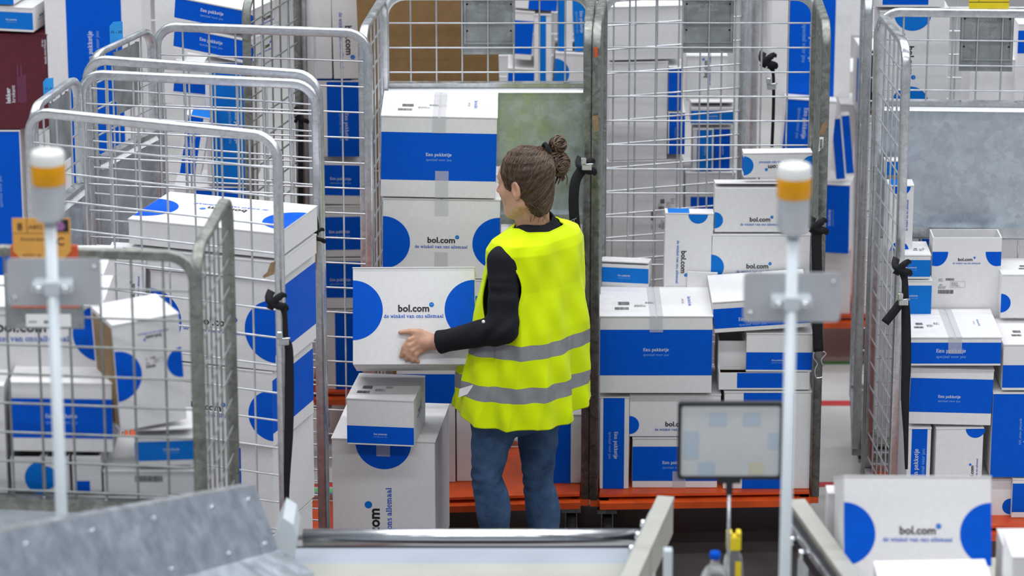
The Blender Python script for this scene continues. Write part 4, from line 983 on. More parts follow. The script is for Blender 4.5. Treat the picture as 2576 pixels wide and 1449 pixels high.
def strap(label, Y, knot, line, w_, tail=None, buckle=None, hook=None, word=None, bm='chrome', group=None):
    kx, ky = knot; o0 = at(kx, ky, Y); root = empty('lashing_strap', o0); tag(root, label, 'strap', group)
    L_ = lambda q: at(q[0], q[1], Y + (q[2] if len(q) > 2 else 0)) - o0
    mb = MB()
    # loop knotted round the post
    ribbon(mb, smooth([(-.018, .01, .03), (-.024, -.022, .012), (0, -.03, -.004), (.024, -.022, -.014), (.02, .008, -.03)]), w_ * .8)
    ribbon(mb, smooth([(-.022, -.02, -.02), (-.004, -.032, .012), (.018, -.026, .026), (.020, .004, .012)]), w_ * .7)
    mb.build('knot', root)
    mb = MB(); pts = [L_(q) for q in line]; ws = [(q[3] if len(q) > 3 else w_) for q in line]
    sp = smooth(pts); wsl = []
    for i in range(len(ws) - 1): wsl += [ws[i] + (ws[i+1] - ws[i]) * j / 4 for j in range(4)]
    wsl.append(ws[-1]); ribbon(mb, sp, wsl); wb = mb.build('webbing', root)
    if tail: mb = MB(); ribbon(mb, smooth([L_(q) for q in tail]), w_ * .95); mb.build('loose_end', root)
    if buckle:
        c_ = L_(buckle); mb = MB()
        mb.box((c_.x - .017, c_.y - .012, c_.z - .022), (c_.x + .017, c_.y + .002, c_.z + .002), bm, None, .003)
        mb.box((c_.x - .020, c_.y - .02, c_.z + .002), (c_.x - .002, c_.y - .002, c_.z + .026), bm, None, .003)
        mb.tube([(c_.x - .02, c_.y - .014, c_.z), (c_.x + .022, c_.y - .014, c_.z + .003)], .003, 'chrome', 8)
        mb.build('cam_buckle', root)
    if hook:
        mb = MB()
        for s_ in hook:
            mb.tube(smooth([L_(q) for q in s_], 5), .0022, 'chrome', 8)
        mb.build('wire_hook', root)
    if word:
        t_, q, wd = word; c_ = L_(q); mb = MB()
        G = Matrix.Translation(c_ + Vector((0, -.006, 0))) @ Matrix.Rotation(R(90), 4, 'X') @ Matrix.Rotation(R(90), 4, 'Z')
        text(mb, G, t_, 0, -wd * .10, wd, 'grey'); mb.build('woven_lettering', wb)
    return root
strap('black strap arching down from the posts between the two middle cages', .50, (1474, 418), [(1466, 425, -.02), (1448, 455, -.03), (1443, 510, -.03), (1448, 580, -.02), (1458, 640, -.01), (1462, 668, 0)], .036,
      buckle=(1476, 412, -.04), hook=[[(1463, 668), (1470, 678), (1469, 692), (1461, 690)]], word=('UBIA', (1445, 572, -.03), .075))
strap('black strap hanging from the right post of the middle right cage', .52, (2057, 568), [(2056, 580, -.02), (2054, 610, -.02), (2056, 720, -.02), (2056, 820, -.02), (2059, 884, -.01)], .036,
      hook=[[(2048, 884), (2046, 900), (2056, 915), (2050, 930), (2053, 950), (2070, 948)], [(2070, 884), (2078, 890), (2066, 905), (2072, 922)]])
strap('black strap with a steel cam buckle on the right edge cage\'s near post', .20, (2268, 672), [(2270, 680, -.02), (2276, 705, -.02, .022), (2277, 745, -.03, .024), (2279, 800, -.02, .032), (2280, 900, -.02, .034), (2277, 1000, -.02, .030), (2279, 1090, -.02, .018), (2280, 1180, -.01, .01)], .032,
      tail=[(2268, 758, -.04), (2252, 780, -.05), (2226, 812, -.05)], buckle=(2272, 752, -.05), bm='chrome')
strap('black strap tied to the left cage\'s near right post, over its parcels', -1.0, (697, 757), [(708, 765, -.02), (716, 790, -.02, .016), (719, 850, -.02, .018), (727, 880, -.02, .026), (728, 1000, -.02, .030), (726, 1100, -.02, .028), (722, 1200, -.02, .02), (721, 1300, -.01, .01)], .032,
      buckle=(713, 850, -.04), bm='galv')
strap('short black strap end knotted on the post behind the left cage\'s right corner', -.33, (797, 590), [(795, 592, -.02), (797, 570, -.02), (793, 545, -.01)], .016)
strap('dark strap hanging behind the farthest left cage\'s right corner', 1.555, (757, 292), [(757, 300, -.02), (756, 400, -.02), (757, 600, 0)], .02)
strap('black strap with a steel buckle hanging behind the mesh right of the middle cage', 1.50, (1932, 152), [(1938, 165, 0), (1945, 185, 0, .012), (1946, 260, 0, .012), (1942, 370, 0, .012)], .034, buckle=(1941, 210, -.02), bm='galv')
# route card on the nearest cage
Yc = -2.27; o0 = at(105, 598, Yc)
root = empty('route_card', o0); tag(root, 'orange route card with 8 and C on the nearest cage', 'route card')
A = at(34, 650, Yc) - o0; B = at(176, 549, Yc) - o0; mb = MB(); k = .02
prism(mb, [(A.x + k, 0, A.z), (B.x - k, 0, A.z), (B.x, 0, A.z + k), (B.x, 0, B.z), (A.x, 0, B.z), (A.x, 0, A.z + k)], (0, 1, 0), .002, 'card_or')
G = Matrix(((1, 0, 0, A.x), (0, 0, -1, -.0005), (0, 1, 0, A.z), (0, 0, 0, 1))); W_ = B.x - A.x; H_ = B.z - A.z
frect(mb, G, 0, .62 * H_, W_, .63 * H_, 'black'); frect(mb, G, .25 * W_, .62 * H_, .26 * W_, H_, 'black')
text(mb, G, '8', .13 * W_, .70 * H_, .09 * W_, 'black', off=.02); text(mb, G, 'A802', .40 * W_, .73 * H_, .24 * W_, 'black')
frect(mb, G, .74 * W_, .66 * H_, .97 * W_, .97 * H_, 'black'); G2 = G @ Matrix.Translation((0, 0, .0003)); fdisc(mb, G2, .83 * W_, .8 * H_, .08 * W_, 0, 360, 'mauve', 14)
text(mb, G, 'Amsterdam', .34 * W_, .44 * H_, .42 * W_, 'black'); text(mb, G, 'C', .82 * W_, .33 * H_, .13 * W_, 'black', off=.02)
text(mb, G, 'sorteer op', .32 * W_, .06 * H_, .32 * W_, 'black')
mb.build('card', root)
mb = MB(); A2 = at(27, 652, Yc) - o0; B2 = at(195, 618, Yc) - o0; mb.box((A2.x, .003, A2.z), (B2.x, .012, B2.z), 'clip', None, .002)
mb.build('clip', root)
Yc = -2.25; o0 = at(120, 820, Yc); root = empty('cage_plate', o0); tag(root, 'grey plate with a white number label on the nearest cage\'s mesh', 'plate')
A = at(15, 828, Yc) - o0; B = at(207, 690, Yc) - o0; mb = MB(); mb.box((A.x, .001, A.z), (B.x, .004, B.z), 'plate', None, .001); mb.build('plate', root)
A = at(66, 822, Yc) - o0; B = at(178, 790, Yc) - o0; mb = MB(); mb.box((A.x, -.001, A.z), (B.x, .001, B.z), 'label')
G = Matrix(((1, 0, 0, A.x), (0, 0, -1, -.0015), (0, 1, 0, A.z), (0, 0, 0, 1))); dashes(mb, G, .008, .012, .03, 1, .012, 3); dashes(mb, G, .05, .010, .06, 1, .02, 4, 'black'); mb.build('number_label', root)
A = at(30, 775, Yc-.005) - o0; B = at(200, 765, Yc-.005) - o0; mb = MB(); mb.box((A.x, -.004, A.z), (B.x, .000, B.z), 'clip'); mb.build('clip_edge', root)
# cyan tags and the yellow one
def tagplate(label, x0, y0, x1, y1, Y, m, words, name='cage_tag', edge=True):
    A = at(x0, y1, Y); B = at(x1, y0, Y); root = empty(name, A); tag(root, label, 'tag')
    w_ = B.x - A.x; h_ = B.z - A.z; mb = MB()
    prism(mb, [(0, 0, 0), (w_, 0, h_ * .12), (w_, 0, h_), (w_ * .3, 0, h_ * .98), (0, 0, h_ * .82)], (0, 1, 0), .002, m)
    G = Matrix(((1, 0, 0, 0), (0, 0, -1, -.0005), (0, 1, 0, 0), (0, 0, 0, 1)))
    for (t_, u, v, ww) in words: text(mb, G, t_, u * w_, v * h_, ww * w_, 'black')
    mb.build('card', root)
    if edge: mb = MB(); prism(mb, [(-.004, 0.003, -.006), (w_ + .004, .003, h_ * .10), (w_ + .004, .003, h_ * .16), (-.004, .003, .003)], (0, 1, 0), .003, 'clip'); mb.build('clip', root)
tagplate('cyan tag reading 10 - 30 on the farthest left cage\'s slanted top bar', 277, 54, 308, 120, .36, 'cyan', [('10 - 30', .52, .55, .8)])
tagplate('cyan tag on the left cage\'s slanted top bar, beside the crimson carton', 110, 196, 134, 254, -.36, 'cyan', [('21-16', .52, .5, .7)])
A = at(2437, 20, .80); B = at(2540, -30, .80); root = empty('yellow_sign', A); tag(root, 'yellow sign with black lines above the right edge cage', 'sign')
mb = MB(); w_ = B.x - A.x; h_ = B.z - A.z; mb.box((0, 0, -.012), (w_, .003, h_), 'yellow'); mb.box((0, -.0005, h_ * .28), (w_, 0, h_ * .31), 'black'); mb.box((w_ * .24, -.0005, h_ * .3), (w_ * .25, 0, h_), 'black'); mb.build('card', root)
# lettering on the big cartons
def print_on(px, py, Y, items, rot=90, nm='lettering'):
    o0 = at(px, py, Y - .0012); 
    return o0
def carton_by(label):
    for o in C.objects:
        if o.get('label') == label: return o
cr = carton_by('crimson appliance carton with white sideways lettering at the left edge')
Yt = YJ - .0015
mb = MB()
def vt(txt, px, py, wpx, m, kind='sans', off=0., rot=90):
    o0 = at(px, py, Yt) - cr.location; G = Matrix.Translation(o0) @ Matrix.Rotation(R(90), 4, 'X') @ Matrix.Rotation(R(rot), 4, 'Z')
    text(mb, G, txt, 0, 0, wpx / 640, m, kind, off)
vt('lekker', 26, 240, 40, 'white', off=.02); vt('krokant', 38, 236, 44, 'white'); vt('GF-461', 109, 109, 18, 'white'); vt('koude zone friteuse', 116, 130, 62, 'white', off=.01)
for k in range(5):
    o0 = at(48 + k * 4.5, 258, Yt) - cr.location; G = Matrix.Translation(o0) @ Matrix.Rotation(R(90), 4, 'X') @ Matrix.Rotation(R(90), 4, 'Z'); dashes(mb, G, 0, 0, .16, 1, .004, k, 'mauve')
mb.build('lettering', cr)
cr = carton_by('deep blue carton with sideways pale lettering under the crimson one'); mb = MB(); Yt = YJ - .0015
vt('Een pakketje', -14, 480, 90, 'white', 'serif'); vt('speciaal voor jou', 5, 482, 82, 'pale'); mb.build('lettering', cr)
nb = carton_by('flat white parcel with a barcode label, lowest right in the nearest cage')
mb = MB(); o0 = at(340, 1212, YN - .001) - nb.location; G = Matrix(((1, 0, 0, o0.x), (0, 0, -1, o0.y), (0, 1, 0, o0.z), (0, 0, 0, 1))); barcode(mb, G, 0, 0, .078, .018, 4)
lb = mb.build('barcode_label', nb)
# torn paper and stickers on the posts
def scrap(label, pts, Y, m, name='paper_scrap', cat='paper scrap', bar=False):
    P_ = [at(x, y, Y) for x, y in pts]; o0 = P_[0].copy(); mb = MB(); prism(mb, [p - o0 for p in P_], (0, 1, 0), .001, m)
    if bar:
        q = min(p.x for p in P_), max(p.x for p in P_), min(p.z for p in P_), max(p.z for p in P_)
        G = Matrix.Translation((q[0] - o0.x + (q[1]-q[0]) * .2, -.0006, q[2] - o0.z + .008)) @ Matrix.Rotation(R(90), 4, 'X') @ Matrix.Rotation(R(90), 4, 'Z') @ Matrix.Translation((0, -(q[1]-q[0]) * .6, 0))
        barcode(mb, G, 0, 0, (q[3]-q[2]) * .7, (q[1]-q[0]) * .6, 2)
    tag(mb.build(name, None, o0), label, cat)
scrap('torn brown paper stuck on the post right of the left cages', [(768, 530), (785, 540), (801, 600), (796, 680), (776, 682), (780, 620), (772, 560)], -.36, 'brownt')
scrap('small torn brown paper on the left cage\'s near right post', [(660, 695), (672, 685), (680, 662), (694, 656), (690, 690), (664, 700)], -1.0, 'brownt')
scrap('barcode sticker on the upper right post of the middle right cage', [(2059, 382), (2070, 372), (2072, 345), (2062, 345)], .525, 'label', 'barcode_sticker', 'sticker', True)
scrap('brown tape patch above the barcode sticker on the cage post', [(2060, 340), (2074, 338), (2083, 310), (2078, 304), (2066, 318)], .525, 'brownt', 'tape_patch', 'tape')
scrap('brown tape patch high on the posts between the middle cages', [(1490, 292), (1505, 290), (1507, 330), (1494, 332)], .525, 'brownt', 'tape_patch', 'tape')
scrap('rust red patch high on the posts between the middle cages', [(1494, 120), (1503, 118), (1504, 142), (1496, 145)], .525, 'clip', 'tape_patch', 'tape')
# ------------------------------------------------------------------ the worker
def s_box(lo, hi, fn, res, blk=8, near=None):
    """surface of a signed distance function as a quad mesh (naive surface nets, evaluated only near the surface)"""
    lo = np.array(lo, float); hi = np.array(hi, float)
    n = (np.ceil((hi - lo) / (res * blk)).astype(int)) * blk + 1
    nb = (n - 1) // blk
    bi = np.stack(np.meshgrid(*[np.arange(k) for k in nb], indexing='ij'), -1).reshape(-1, 3)
    cen = lo + (bi + 0.5) * blk * res
    d = fn(cen)
    rad = blk * res * 0.5 * 1.7321 * 1.35 + 0.012
    F = np.full(n, 1.0, np.float32)
    loc = np.stack(np.meshgrid(*[np.arange(blk + 1)] * 3, indexing='ij'), -1).reshape(-1, 3)
    inside = bi[d < -rad]
    for b in inside: F[b[0]*blk:(b[0]+1)*blk+1, b[1]*blk:(b[1]+1)*blk+1, b[2]*blk:(b[2]+1)*blk+1] = -1.0
    act = bi[np.abs(d) <= rad]
    for i in range(0, len(act), 400):
        a = act[i:i+400]; idx = (a[:, None, :] * blk + loc[None]).reshape(-1, 3)
        F[idx[:, 0], idx[:, 1], idx[:, 2]] = fn(lo + idx * res)
    S = F < 0
    c = np.zeros(tuple(n - 1), np.uint8)
    for i in (0, 1):
        for j in (0, 1):
            for k in (0, 1): c += S[i:n[0]-1+i, j:n[1]-1+j, k:n[2]-1+k]
    cells = np.argwhere((c > 0) & (c < 8))
    vid = np.full(tuple(n - 1), -1, np.int32); vid[tuple(cells.T)] = np.arange(len(cells))
    acc = np.zeros((len(cells), 3)); cnt = np.zeros(len(cells))
    co = [(i, j, k) for i in (0, 1) for j in (0, 1) for k in (0, 1)]
    for a in co:
        for ax in range(3):
            if a[ax] == 0:
                b = list(a); b[ax] = 1
                fa = F[tuple((cells + a).T)]; fb = F[tuple((cells + b).T)]
                m = (fa < 0) != (fb < 0); t = np.where(m, fa / np.where(m, fa - fb, 1), 0)
                p = np.array(a, float)[None] + (np.array(b) - np.array(a))[None] * t[:, None]
                acc[m] += p[m]; cnt[m] += 1
    V = lo + (cells + acc / cnt[:, None]) * res
    faces = []
    for ax in range(3):
        u, v = (ax + 1) % 3, (ax + 2) % 3
        A = [slice(None)] * 3; B = [slice(None)] * 3; A[ax] = slice(0, n[ax]-1); B[ax] = slice(1, n[ax])
        sa, sb = S[tuple(A)], S[tuple(B)]
        e = np.argwhere(sa != sb); e = e[(e[:, u] > 0) & (e[:, v] > 0) & (e[:, u] < n[u]-1) & (e[:, v] < n[v]-1)]
        eu = np.zeros(3, int); eu[u] = 1; ev = np.zeros(3, int); ev[v] = 1
        q = np.stack([vid[tuple((e - eu - ev).T)], vid[tuple((e - ev).T)], vid[tuple(e.T)], vid[tuple((e - eu).T)]], 1)
        fl = ~sa[tuple(e.T)]; q[fl] = q[fl][:, ::-1]
        faces.append(q)
    Q = np.concatenate(faces); Q = Q[(Q >= 0).all(1)]
    return V, Q
def smin(a, b, k):
    h = np.clip(0.5 + 0.5 * (b - a) / k, 0, 1); return b + (a - b) * h - k * h * (1 - h)
def capsule(p, a, b, ra, rb):
    a = np.array(a); b = np.array(b); ba = b - a; t = np.clip(((p - a) @ ba) / max(ba @ ba, 1e-9), 0, 1)
    return np.linalg.norm(p - a - t[:, None] * ba, axis=1) - (ra + (rb - ra) * t)
def ellip(p, c, r, ax=None):
    q = p - np.array(c)
    if ax is not None: q = q @ np.array(ax).T
    r = np.array(r); k0 = np.linalg.norm(q / r, axis=1); k1 = np.linalg.norm(q / (r * r), axis=1)
    return k0 * (k0 - 1) / np.maximum(k1, 1e-6)
def mesh_obj(name, V, Q, m, parent, mats=None, mi=None, smooth=True):
    me = bpy.data.meshes.new(name); me.from_pydata([tuple(v) for v in V], [], [tuple(int(i) for i in q) for q in Q])
    for mm in (mats or [m]): me.materials.append(M[mm])
    if mi is not None: me.polygons.foreach_set('material_index', mi)
    me.polygons.foreach_set('use_smooth', [smooth] * len(me.polygons)); me.update()
    o = bpy.data.objects.new(name, me); C.objects.link(o); o.parent = parent; return o

def skin_mat():
    m, nt, bs = newmat('skin'); n = noise(nt, 60, 3)
    r = ramp(nt, n.outputs[0], [(0.3, (0.50, 0.27, 0.175)), (0.7, (0.58, 0.33, 0.22))]); nt.links.new(r.outputs[0], bs.inputs['Base Color'])
    bs.inputs['Roughness'].default_value = 0.5; bs.inputs['Subsurface Weight'].default_value = 0.15
    bs.inputs['Subsurface Radius'].default_value = (0.012, 0.005, 0.003); bs.inputs['Subsurface Scale'].default_value = 0.6
    bump(nt, bs, n.outputs[0], 0.15, 0.0006); return m
M['skin'] = skin_mat()
M['hair'] = mat('brown_hair', (0.050, 0.027, 0.014), 0.42, 0, 0.45, 90, 0.2, 0.5)
M['hair2'] = mat('light_brown_hair', (0.125, 0.070, 0.034), 0.38, 0, 0.3, 90, 0.2, 0.6)
M['shirt'] = mat('black_jersey', (0.008, 0.009, 0.013), 0.85, 0, 0.2, 300, 0.3, 0.25)
M['scrunch'] = mat('black_hair_tie', (0.006, 0.006, 0.007), 0.8, 0, 0.2, 200, 0.3, 0.3)
M['eye'] = mat('eye_white', (0.7, 0.7, 0.7), 0.2); M['iris'] = mat('brown_iris', (0.05, 0.03, 0.02), 0.2)
M['lip'] = mat('lips', (0.42, 0.13, 0.10), 0.45)
def denim():
    m, nt, bs = newmat('blue_denim'); n = noise(nt, 9, 5, None, 0.6); n2 = noise(nt, 700, 2)
    ad = nt.nodes.new('ShaderNodeMath'); ad.operation = 'MULTIPLY_ADD'; nt.links.new(n2.outputs[0], ad.inputs[0]); ad.inputs[1].default_value = 0.35; nt.links.new(n.outputs[0], ad.inputs[2])
    r = ramp(nt, ad.outputs[0], [(0.45, (0.018, 0.044, 0.10)), (0.95, (0.10, 0.18, 0.33))]); nt.links.new(r.outputs[0], bs.inputs['Base Color'])
    bs.inputs['Roughness'].default_value = 0.85; bs.inputs['Specular IOR Level'].default_value = 0.2
    bump(nt, bs, n2.outputs[0], 0.3, 0.001); return m
M['denim'] = denim()
def hivis():
    m, nt, bs = newmat('fluorescent_yellow_fabric'); n = noise(nt, 500, 2); n1 = noise(nt, 6, 4)
    bs.inputs['Base Color'].default_value = (0.66, 0.83, 0.0, 1); bs.inputs['Roughness'].default_value = 0.75
    bs.inputs['Specular IOR Level'].default_value = 0.15; bs.inputs['Sheen Weight'].default_value = 0.1
    ad = nt.nodes.new('ShaderNodeMath'); ad.operation = 'MULTIPLY_ADD'; nt.links.new(n.outputs[0], ad.inputs[0]); ad.inputs[1].default_value = 0.03; nt.links.new(n1.outputs[0], ad.inputs[2])
    bump(nt, bs, ad.outputs[0], 0.5, 0.006); return m
M['hivis'] = hivis()
M['reflect'] = mat('grey_reflective_tape', (0.27, 0.28, 0.29), 0.45, 0.3, 0.08, 40)

def J(px, py, Y): return np.array(at(px, py, Y))
wo = Vector((J(1310, 1500, 0.0)[0], 0.0, 0.0))
worker = empty('person', wo); tag(worker, 'person in a fluorescent yellow vest and jeans, seen from behind, lifting a parcel', 'person')
O = np.array(wo)
# joints
Lsh, Lel, Lwr = J(1268, 657, -.13), J(1264, 828, -.21), J(1104, 861, -.135)
Rsh, Rel, Rwr = J(1424, 615, .12), J(1400, 800, .22), J(1240, 850, .34)
C7 = J(1362, 580, .02); chest = J(1352, 690, .0); waist = J(1335, 880, .0); pel = J(1300, 1010, 0)
Lhip, Lkn, Lan = J(1243, 1075, -.075), J(1224, 1195, -.10), J(1262, 1440, -.06)
Rhip, Rkn, Ran = J(1352, 1060, .07), J(1354, 1205, .05), J(1378, 1450, .08)
Lfl, Rfl = np.array([Lan[0], Lan[1], 0.0]), np.array([Ran[0], Ran[1], 0.0])
th = R(48); fw = np.array([-math.sin(th), math.cos(th), 0]); lf = np.array([-math.cos(th), -math.sin(th), 0]); up = np.array([0, 0, 1.])
# head frame
ph = R(56); pt = R(9)
hf0 = np.array([-math.sin(ph), math.cos(ph), 0]); hl = np.array([-math.cos(ph), -math.sin(ph), 0])
hf = hf0 * math.cos(pt) - up * math.sin(pt); hu = up * math.cos(pt) + hf0 * math.sin(pt)
HC = J(1324, 462, 0.0); HA = np.array([hf, hl, hu])
def H(f, l, u): return HC + hf * f + hl * l + hu * u
def yb(py): return -.128 + .115 * (915 - py) / 247.0      # the tilted face of the carried parcel
def hp(px, py, k): return J(px, py, yb(py) - k)
def f_head(p):
    d = ellip(p, H(-.004, 0, .030), (.088, .072, .090), HA)
    d = smin(d, ellip(p, H(.030, 0, -.035), (.062, .056, .074), HA), .03)
    d = smin(d, ellip(p, H(.062, 0, .038), (.030, .052, .040), HA), .02)
    for s in (-1, 1):
        d = smin(d, capsule(p, H(.070, s*.012, -.098), H(.0, s*.050, -.058), .018, .020), .022)
        d = smin(d, ellip(p, H(.058, s*.036, -.022), (.028, .024, .026), HA), .02)
        d = smin(d, ellip(p, H(.079, s*.024, .030), (.012, .020, .008), HA), .012)
    d = smin(d, ellip(p, H(.080, 0, -.098), (.018, .018, .017), HA), .015)
    d = smin(d, capsule(p, H(.090, 0, .018), H(.116, 0, -.022), .007, .010), .012)
    d = smin(d, ellip(p, H(.102, .011, -.026), (.010, .007, .007), HA), .008); d = smin(d, ellip(p, H(.102, -.011, -.026), (.010, .007, .007), HA), .008)
    d = smin(d, ellip(p, H(.074, 0, -.078), (.020, .030, .026), HA), .02)
    d = smin(d, ellip(p, H(.092, 0, -.052), (.014, .020, .007), HA), .010)
    d = smin(d, ellip(p, H(.090, 0, -.064), (.013, .018, .007), HA), .008)
    for s in (-1, 1):
        e = ellip(p, H(.093, s*.031, .012), (.013, .016, .009), HA); d = -smin(-d, e, .008)
        d = np.minimum(d, ellip(p, H(.078, s*.031, .012), (.0125,) * 3, HA))
        ear = ellip(p, H(-.010, s*.078, -.006), (.017, .008, .031), HA)
        ear = -smin(-ear, ellip(p, H(-.006, s*.087, -.001), (.010, .010, .021), HA), .004)
        ear = smin(ear, ellip(p, H(-.006, s*.077, -.031), (.009, .006, .010), HA), .006)
        d = smin(d, ear, .006)
    return d
def f_neck(p):
    d = capsule(p, H(-.022, 0, -.045), C7 - up * .02 + fw * .03 + lf * .012, .052, .060)
    d = smin(d, capsule(p, C7 - up * .045, Lsh - up * .015, .038, .036), .04)
    return smin(d, capsule(p, C7 - up * .045, Rsh - up * .015, .038, .036), .04)
FG = [  # px, py, height over the parcel's face, radius
    [(1054, 846, .016, .0100), (1030, 855, .018, .0092), (1016, 875, .014, .0083), (1009, 896, .006, .0074)],
    [(1052, 858, .017, .0100), (1030, 870, .020, .0092), (1021, 889, .014, .0083), (1023, 905, .005, .0074)],
    [(1056, 870, .016, .0098), (1036, 882, .018, .0088), (1031, 898, .012, .0080), (1038, 909, .004, .0072)],
    [(1062, 880, .014, .0090), (1047, 892, .015, .0080), (1044, 903, .010, .0073), (1052, 910, .004, .0066)]]
TH = [(1082, 848, .018, .0150), (1056, 836, .016, .0120), (1030, 834, .010, .0096), (1007, 836, .007, .0078)]
def f_hand(p):
    w1 = hp(1080, 862, .020)
    d = capsule(p, Lwr, w1, .024, .023)
    for (a, b, k, r) in ((1054, 846, .016, .012), (1052, 858, .017, .0125), (1056, 870, .016, .012), (1062, 880, .014, .011)):
        d = smin(d, capsule(p, w1, hp(a, b, k), .017, r), .012)
    for F_ in FG:
        f = None
        for i in range(3):
            a, b = F_[i], F_[i+1]; c = capsule(p, hp(*a[:3]), hp(*b[:3]), a[3], b[3]); f = c if f is None else smin(f, c, .003)
        d = smin(d, f, .006)
    f = None
    for i in range(3):
        a, b = TH[i], TH[i+1]; c = capsule(p, hp(*a[:3]), hp(*b[:3]), a[3], b[3]); f = c if f is None else smin(f, c, .004)
    return smin(d, f, .010)
def f_rhand(p):
    d = capsule(p, Rel, Rwr, .034, .022); e = Rwr + np.array([-.09, .0, -.01]); d = smin(d, capsule(p, Rwr, e, .024, .017), .02)
    for k in range(4):
        a = e + np.array([.0, 0, .02 - .018 * k]); b = a + np.array([-.035, -.005, -.01]); c = b + np.array([-.02, -.02, -.02])
        d = smin(d, smin(capsule(p, a, b, .009, .008), capsule(p, b, c, .008, .007), .003), .006)
    return smin(d, capsule(p, Rwr + np.array([-.03, -.01, .02]), e + np.array([-.0, -.02, .04]), .012, .009), .008)
def f_body(p):
    d = smin(f_head(p), f_neck(p), .022)
    t = ellip(p, chest - up * .0, (.135, .085, .16), np.array([lf, fw, up])); t = smin(t, ellip(p, waist, (.12, .08, .16), np.array([lf, fw, up])), .06)
    t = smin(t, ellip(p, pel, (.135, .095, .11), np.array([lf, fw, up])), .06)
    d = smin(d, t, .05)
    d = smin(d, smin(capsule(p, Lsh, Lel, .040, .034), capsule(p, Lel, Lwr, .034, .024), .02), .03)
    d = smin(d, capsule(p, Rsh, Rel, .040, .034), .03)
    for a, b, c, g in ((Lhip, Lkn, Lan, Lfl), (Rhip, Rkn, Ran, Rfl)):
        d = smin(d, smin(capsule(p, a, b, .062, .042), capsule(p, b, c, .043, .030), .03), .04)
        d = smin(d, capsule(p, c, g + up * .05, .030, .032), .02)
        d = smin(d, capsule(p, g + up * .035, g + fw * .15 + up * .025, .030, .022), .02)
    d = smin(d, f_hand(p), .012); return smin(d, f_rhand(p), .012)
allp = np.array([Lsh, Lel, Rsh, Rel, Rwr, Lan, Ran, J(1000, 900, 0)])
lo = np.array([J(995, 900, 0)[0] - .02, -.30, -.005]); hi = np.array([Rsh[0] + .10, .46, H(0, 0, .14)[2]])
V, Q = s_box(lo, hi, f_body, .0036)
mi = None
cen = V[Q].mean(1); lip = (ellip(cen, H(.100, 0, -.058), (.012, .020, .0115), HA) < 0).astype(int)
eyes = np.zeros(len(Q), int)
for s in (-1, 1): eyes |= ((ellip(cen, H(.078, s*.031, .012), (.0136,) * 3, HA) < 0) & ((cen - H(.084, s*.031, .012)) @ hf > 0)).astype(int) * 2
mi = np.where(eyes > 0, 2, lip)
mesh_obj('body', V - O, Q, 'skin', worker, ['skin', 'lip', 'eye'], mi.tolist())
# shirt
def crease(p, c, ax, f, amp, rad):
    q = p - c; t = q @ ax; r = np.linalg.norm(q, axis=1); return amp * np.sin(t * f + 6 * np.sin(q[:, 2] * 20)) * np.exp(-(r / rad) ** 2)
def f_shirt(p):
    t = ellip(p, chest + up * .01, (.165, .112, .19), np.array([lf, fw, up])); t = smin(t, ellip(p, waist + up * .03, (.15, .105, .20), np.array([lf, fw, up])), .06)
    t = smin(t, capsule(p, C7 - up * .050 - fw * .005, Lsh, .046, .044), .04); t = smin(t, capsule(p, C7 - up * .050 - fw * .005, Rsh, .046, .044), .04)
    col = capsule(p, C7 - up * .02 + fw * .01, C7 + up * .018 + fw * .01, .066, .060); t = smin(t, col, .02)
    a = smin(capsule(p, Lsh, Lel, .054, .050), capsule(p, Lel, Lwr + (Lel - Lwr) * .08, .050, .037), .025)
    cf = capsule(p, Lwr + (Lel - Lwr) * .10, Lwr + (Lel - Lwr) * .01, .039, .041); a = np.minimum(a, cf)
    ax = (Lel - Lsh) / np.linalg.norm(Lel - Lsh); ax2 = (Lwr - Lel) / np.linalg.norm(Lwr - Lel)
    a = a + crease(p, Lel + up * .03, ax, 110, .0045, .10) + crease(p, Lel, ax2, 95, .004, .09) + crease(p, Lsh + up * -.06, (ax + lf) / 1.4, 60, .0025, .12)
    b = smin(capsule(p, Rsh, Rel, .050, .044), capsule(p, Rel, Rwr, .046, .036), .025)
    d = smin(smin(t, a, .03), b, .03)
    nk = capsule(p, C7 - up * .02 + fw * .02, H(-.02, 0, -.04), .0565, .056)     # open neckline
    d = -smin(-d, nk, .004)
    cut = (p - (Lwr + (Lel - Lwr) * .0)) @ (-ax2)                                # straight cuff end
    near = np.linalg.norm(p - Lwr, axis=1) < .08
    return np.where(near, np.maximum(d, -cut), d)
V, Q = s_box(lo, np.array([hi[0], hi[1], H(0, 0, -.03)[2]]) , f_shirt, .0045)
mesh_obj('shirt', V - O, Q, 'shirt', worker)
mb = MB(); cpt = J(1216, 809, -.252) - O; mb.cyl(cpt, cpt + np.array([0, -.004, .001]), .0055, 'label', 16); mb.build('sleeve_button', worker)
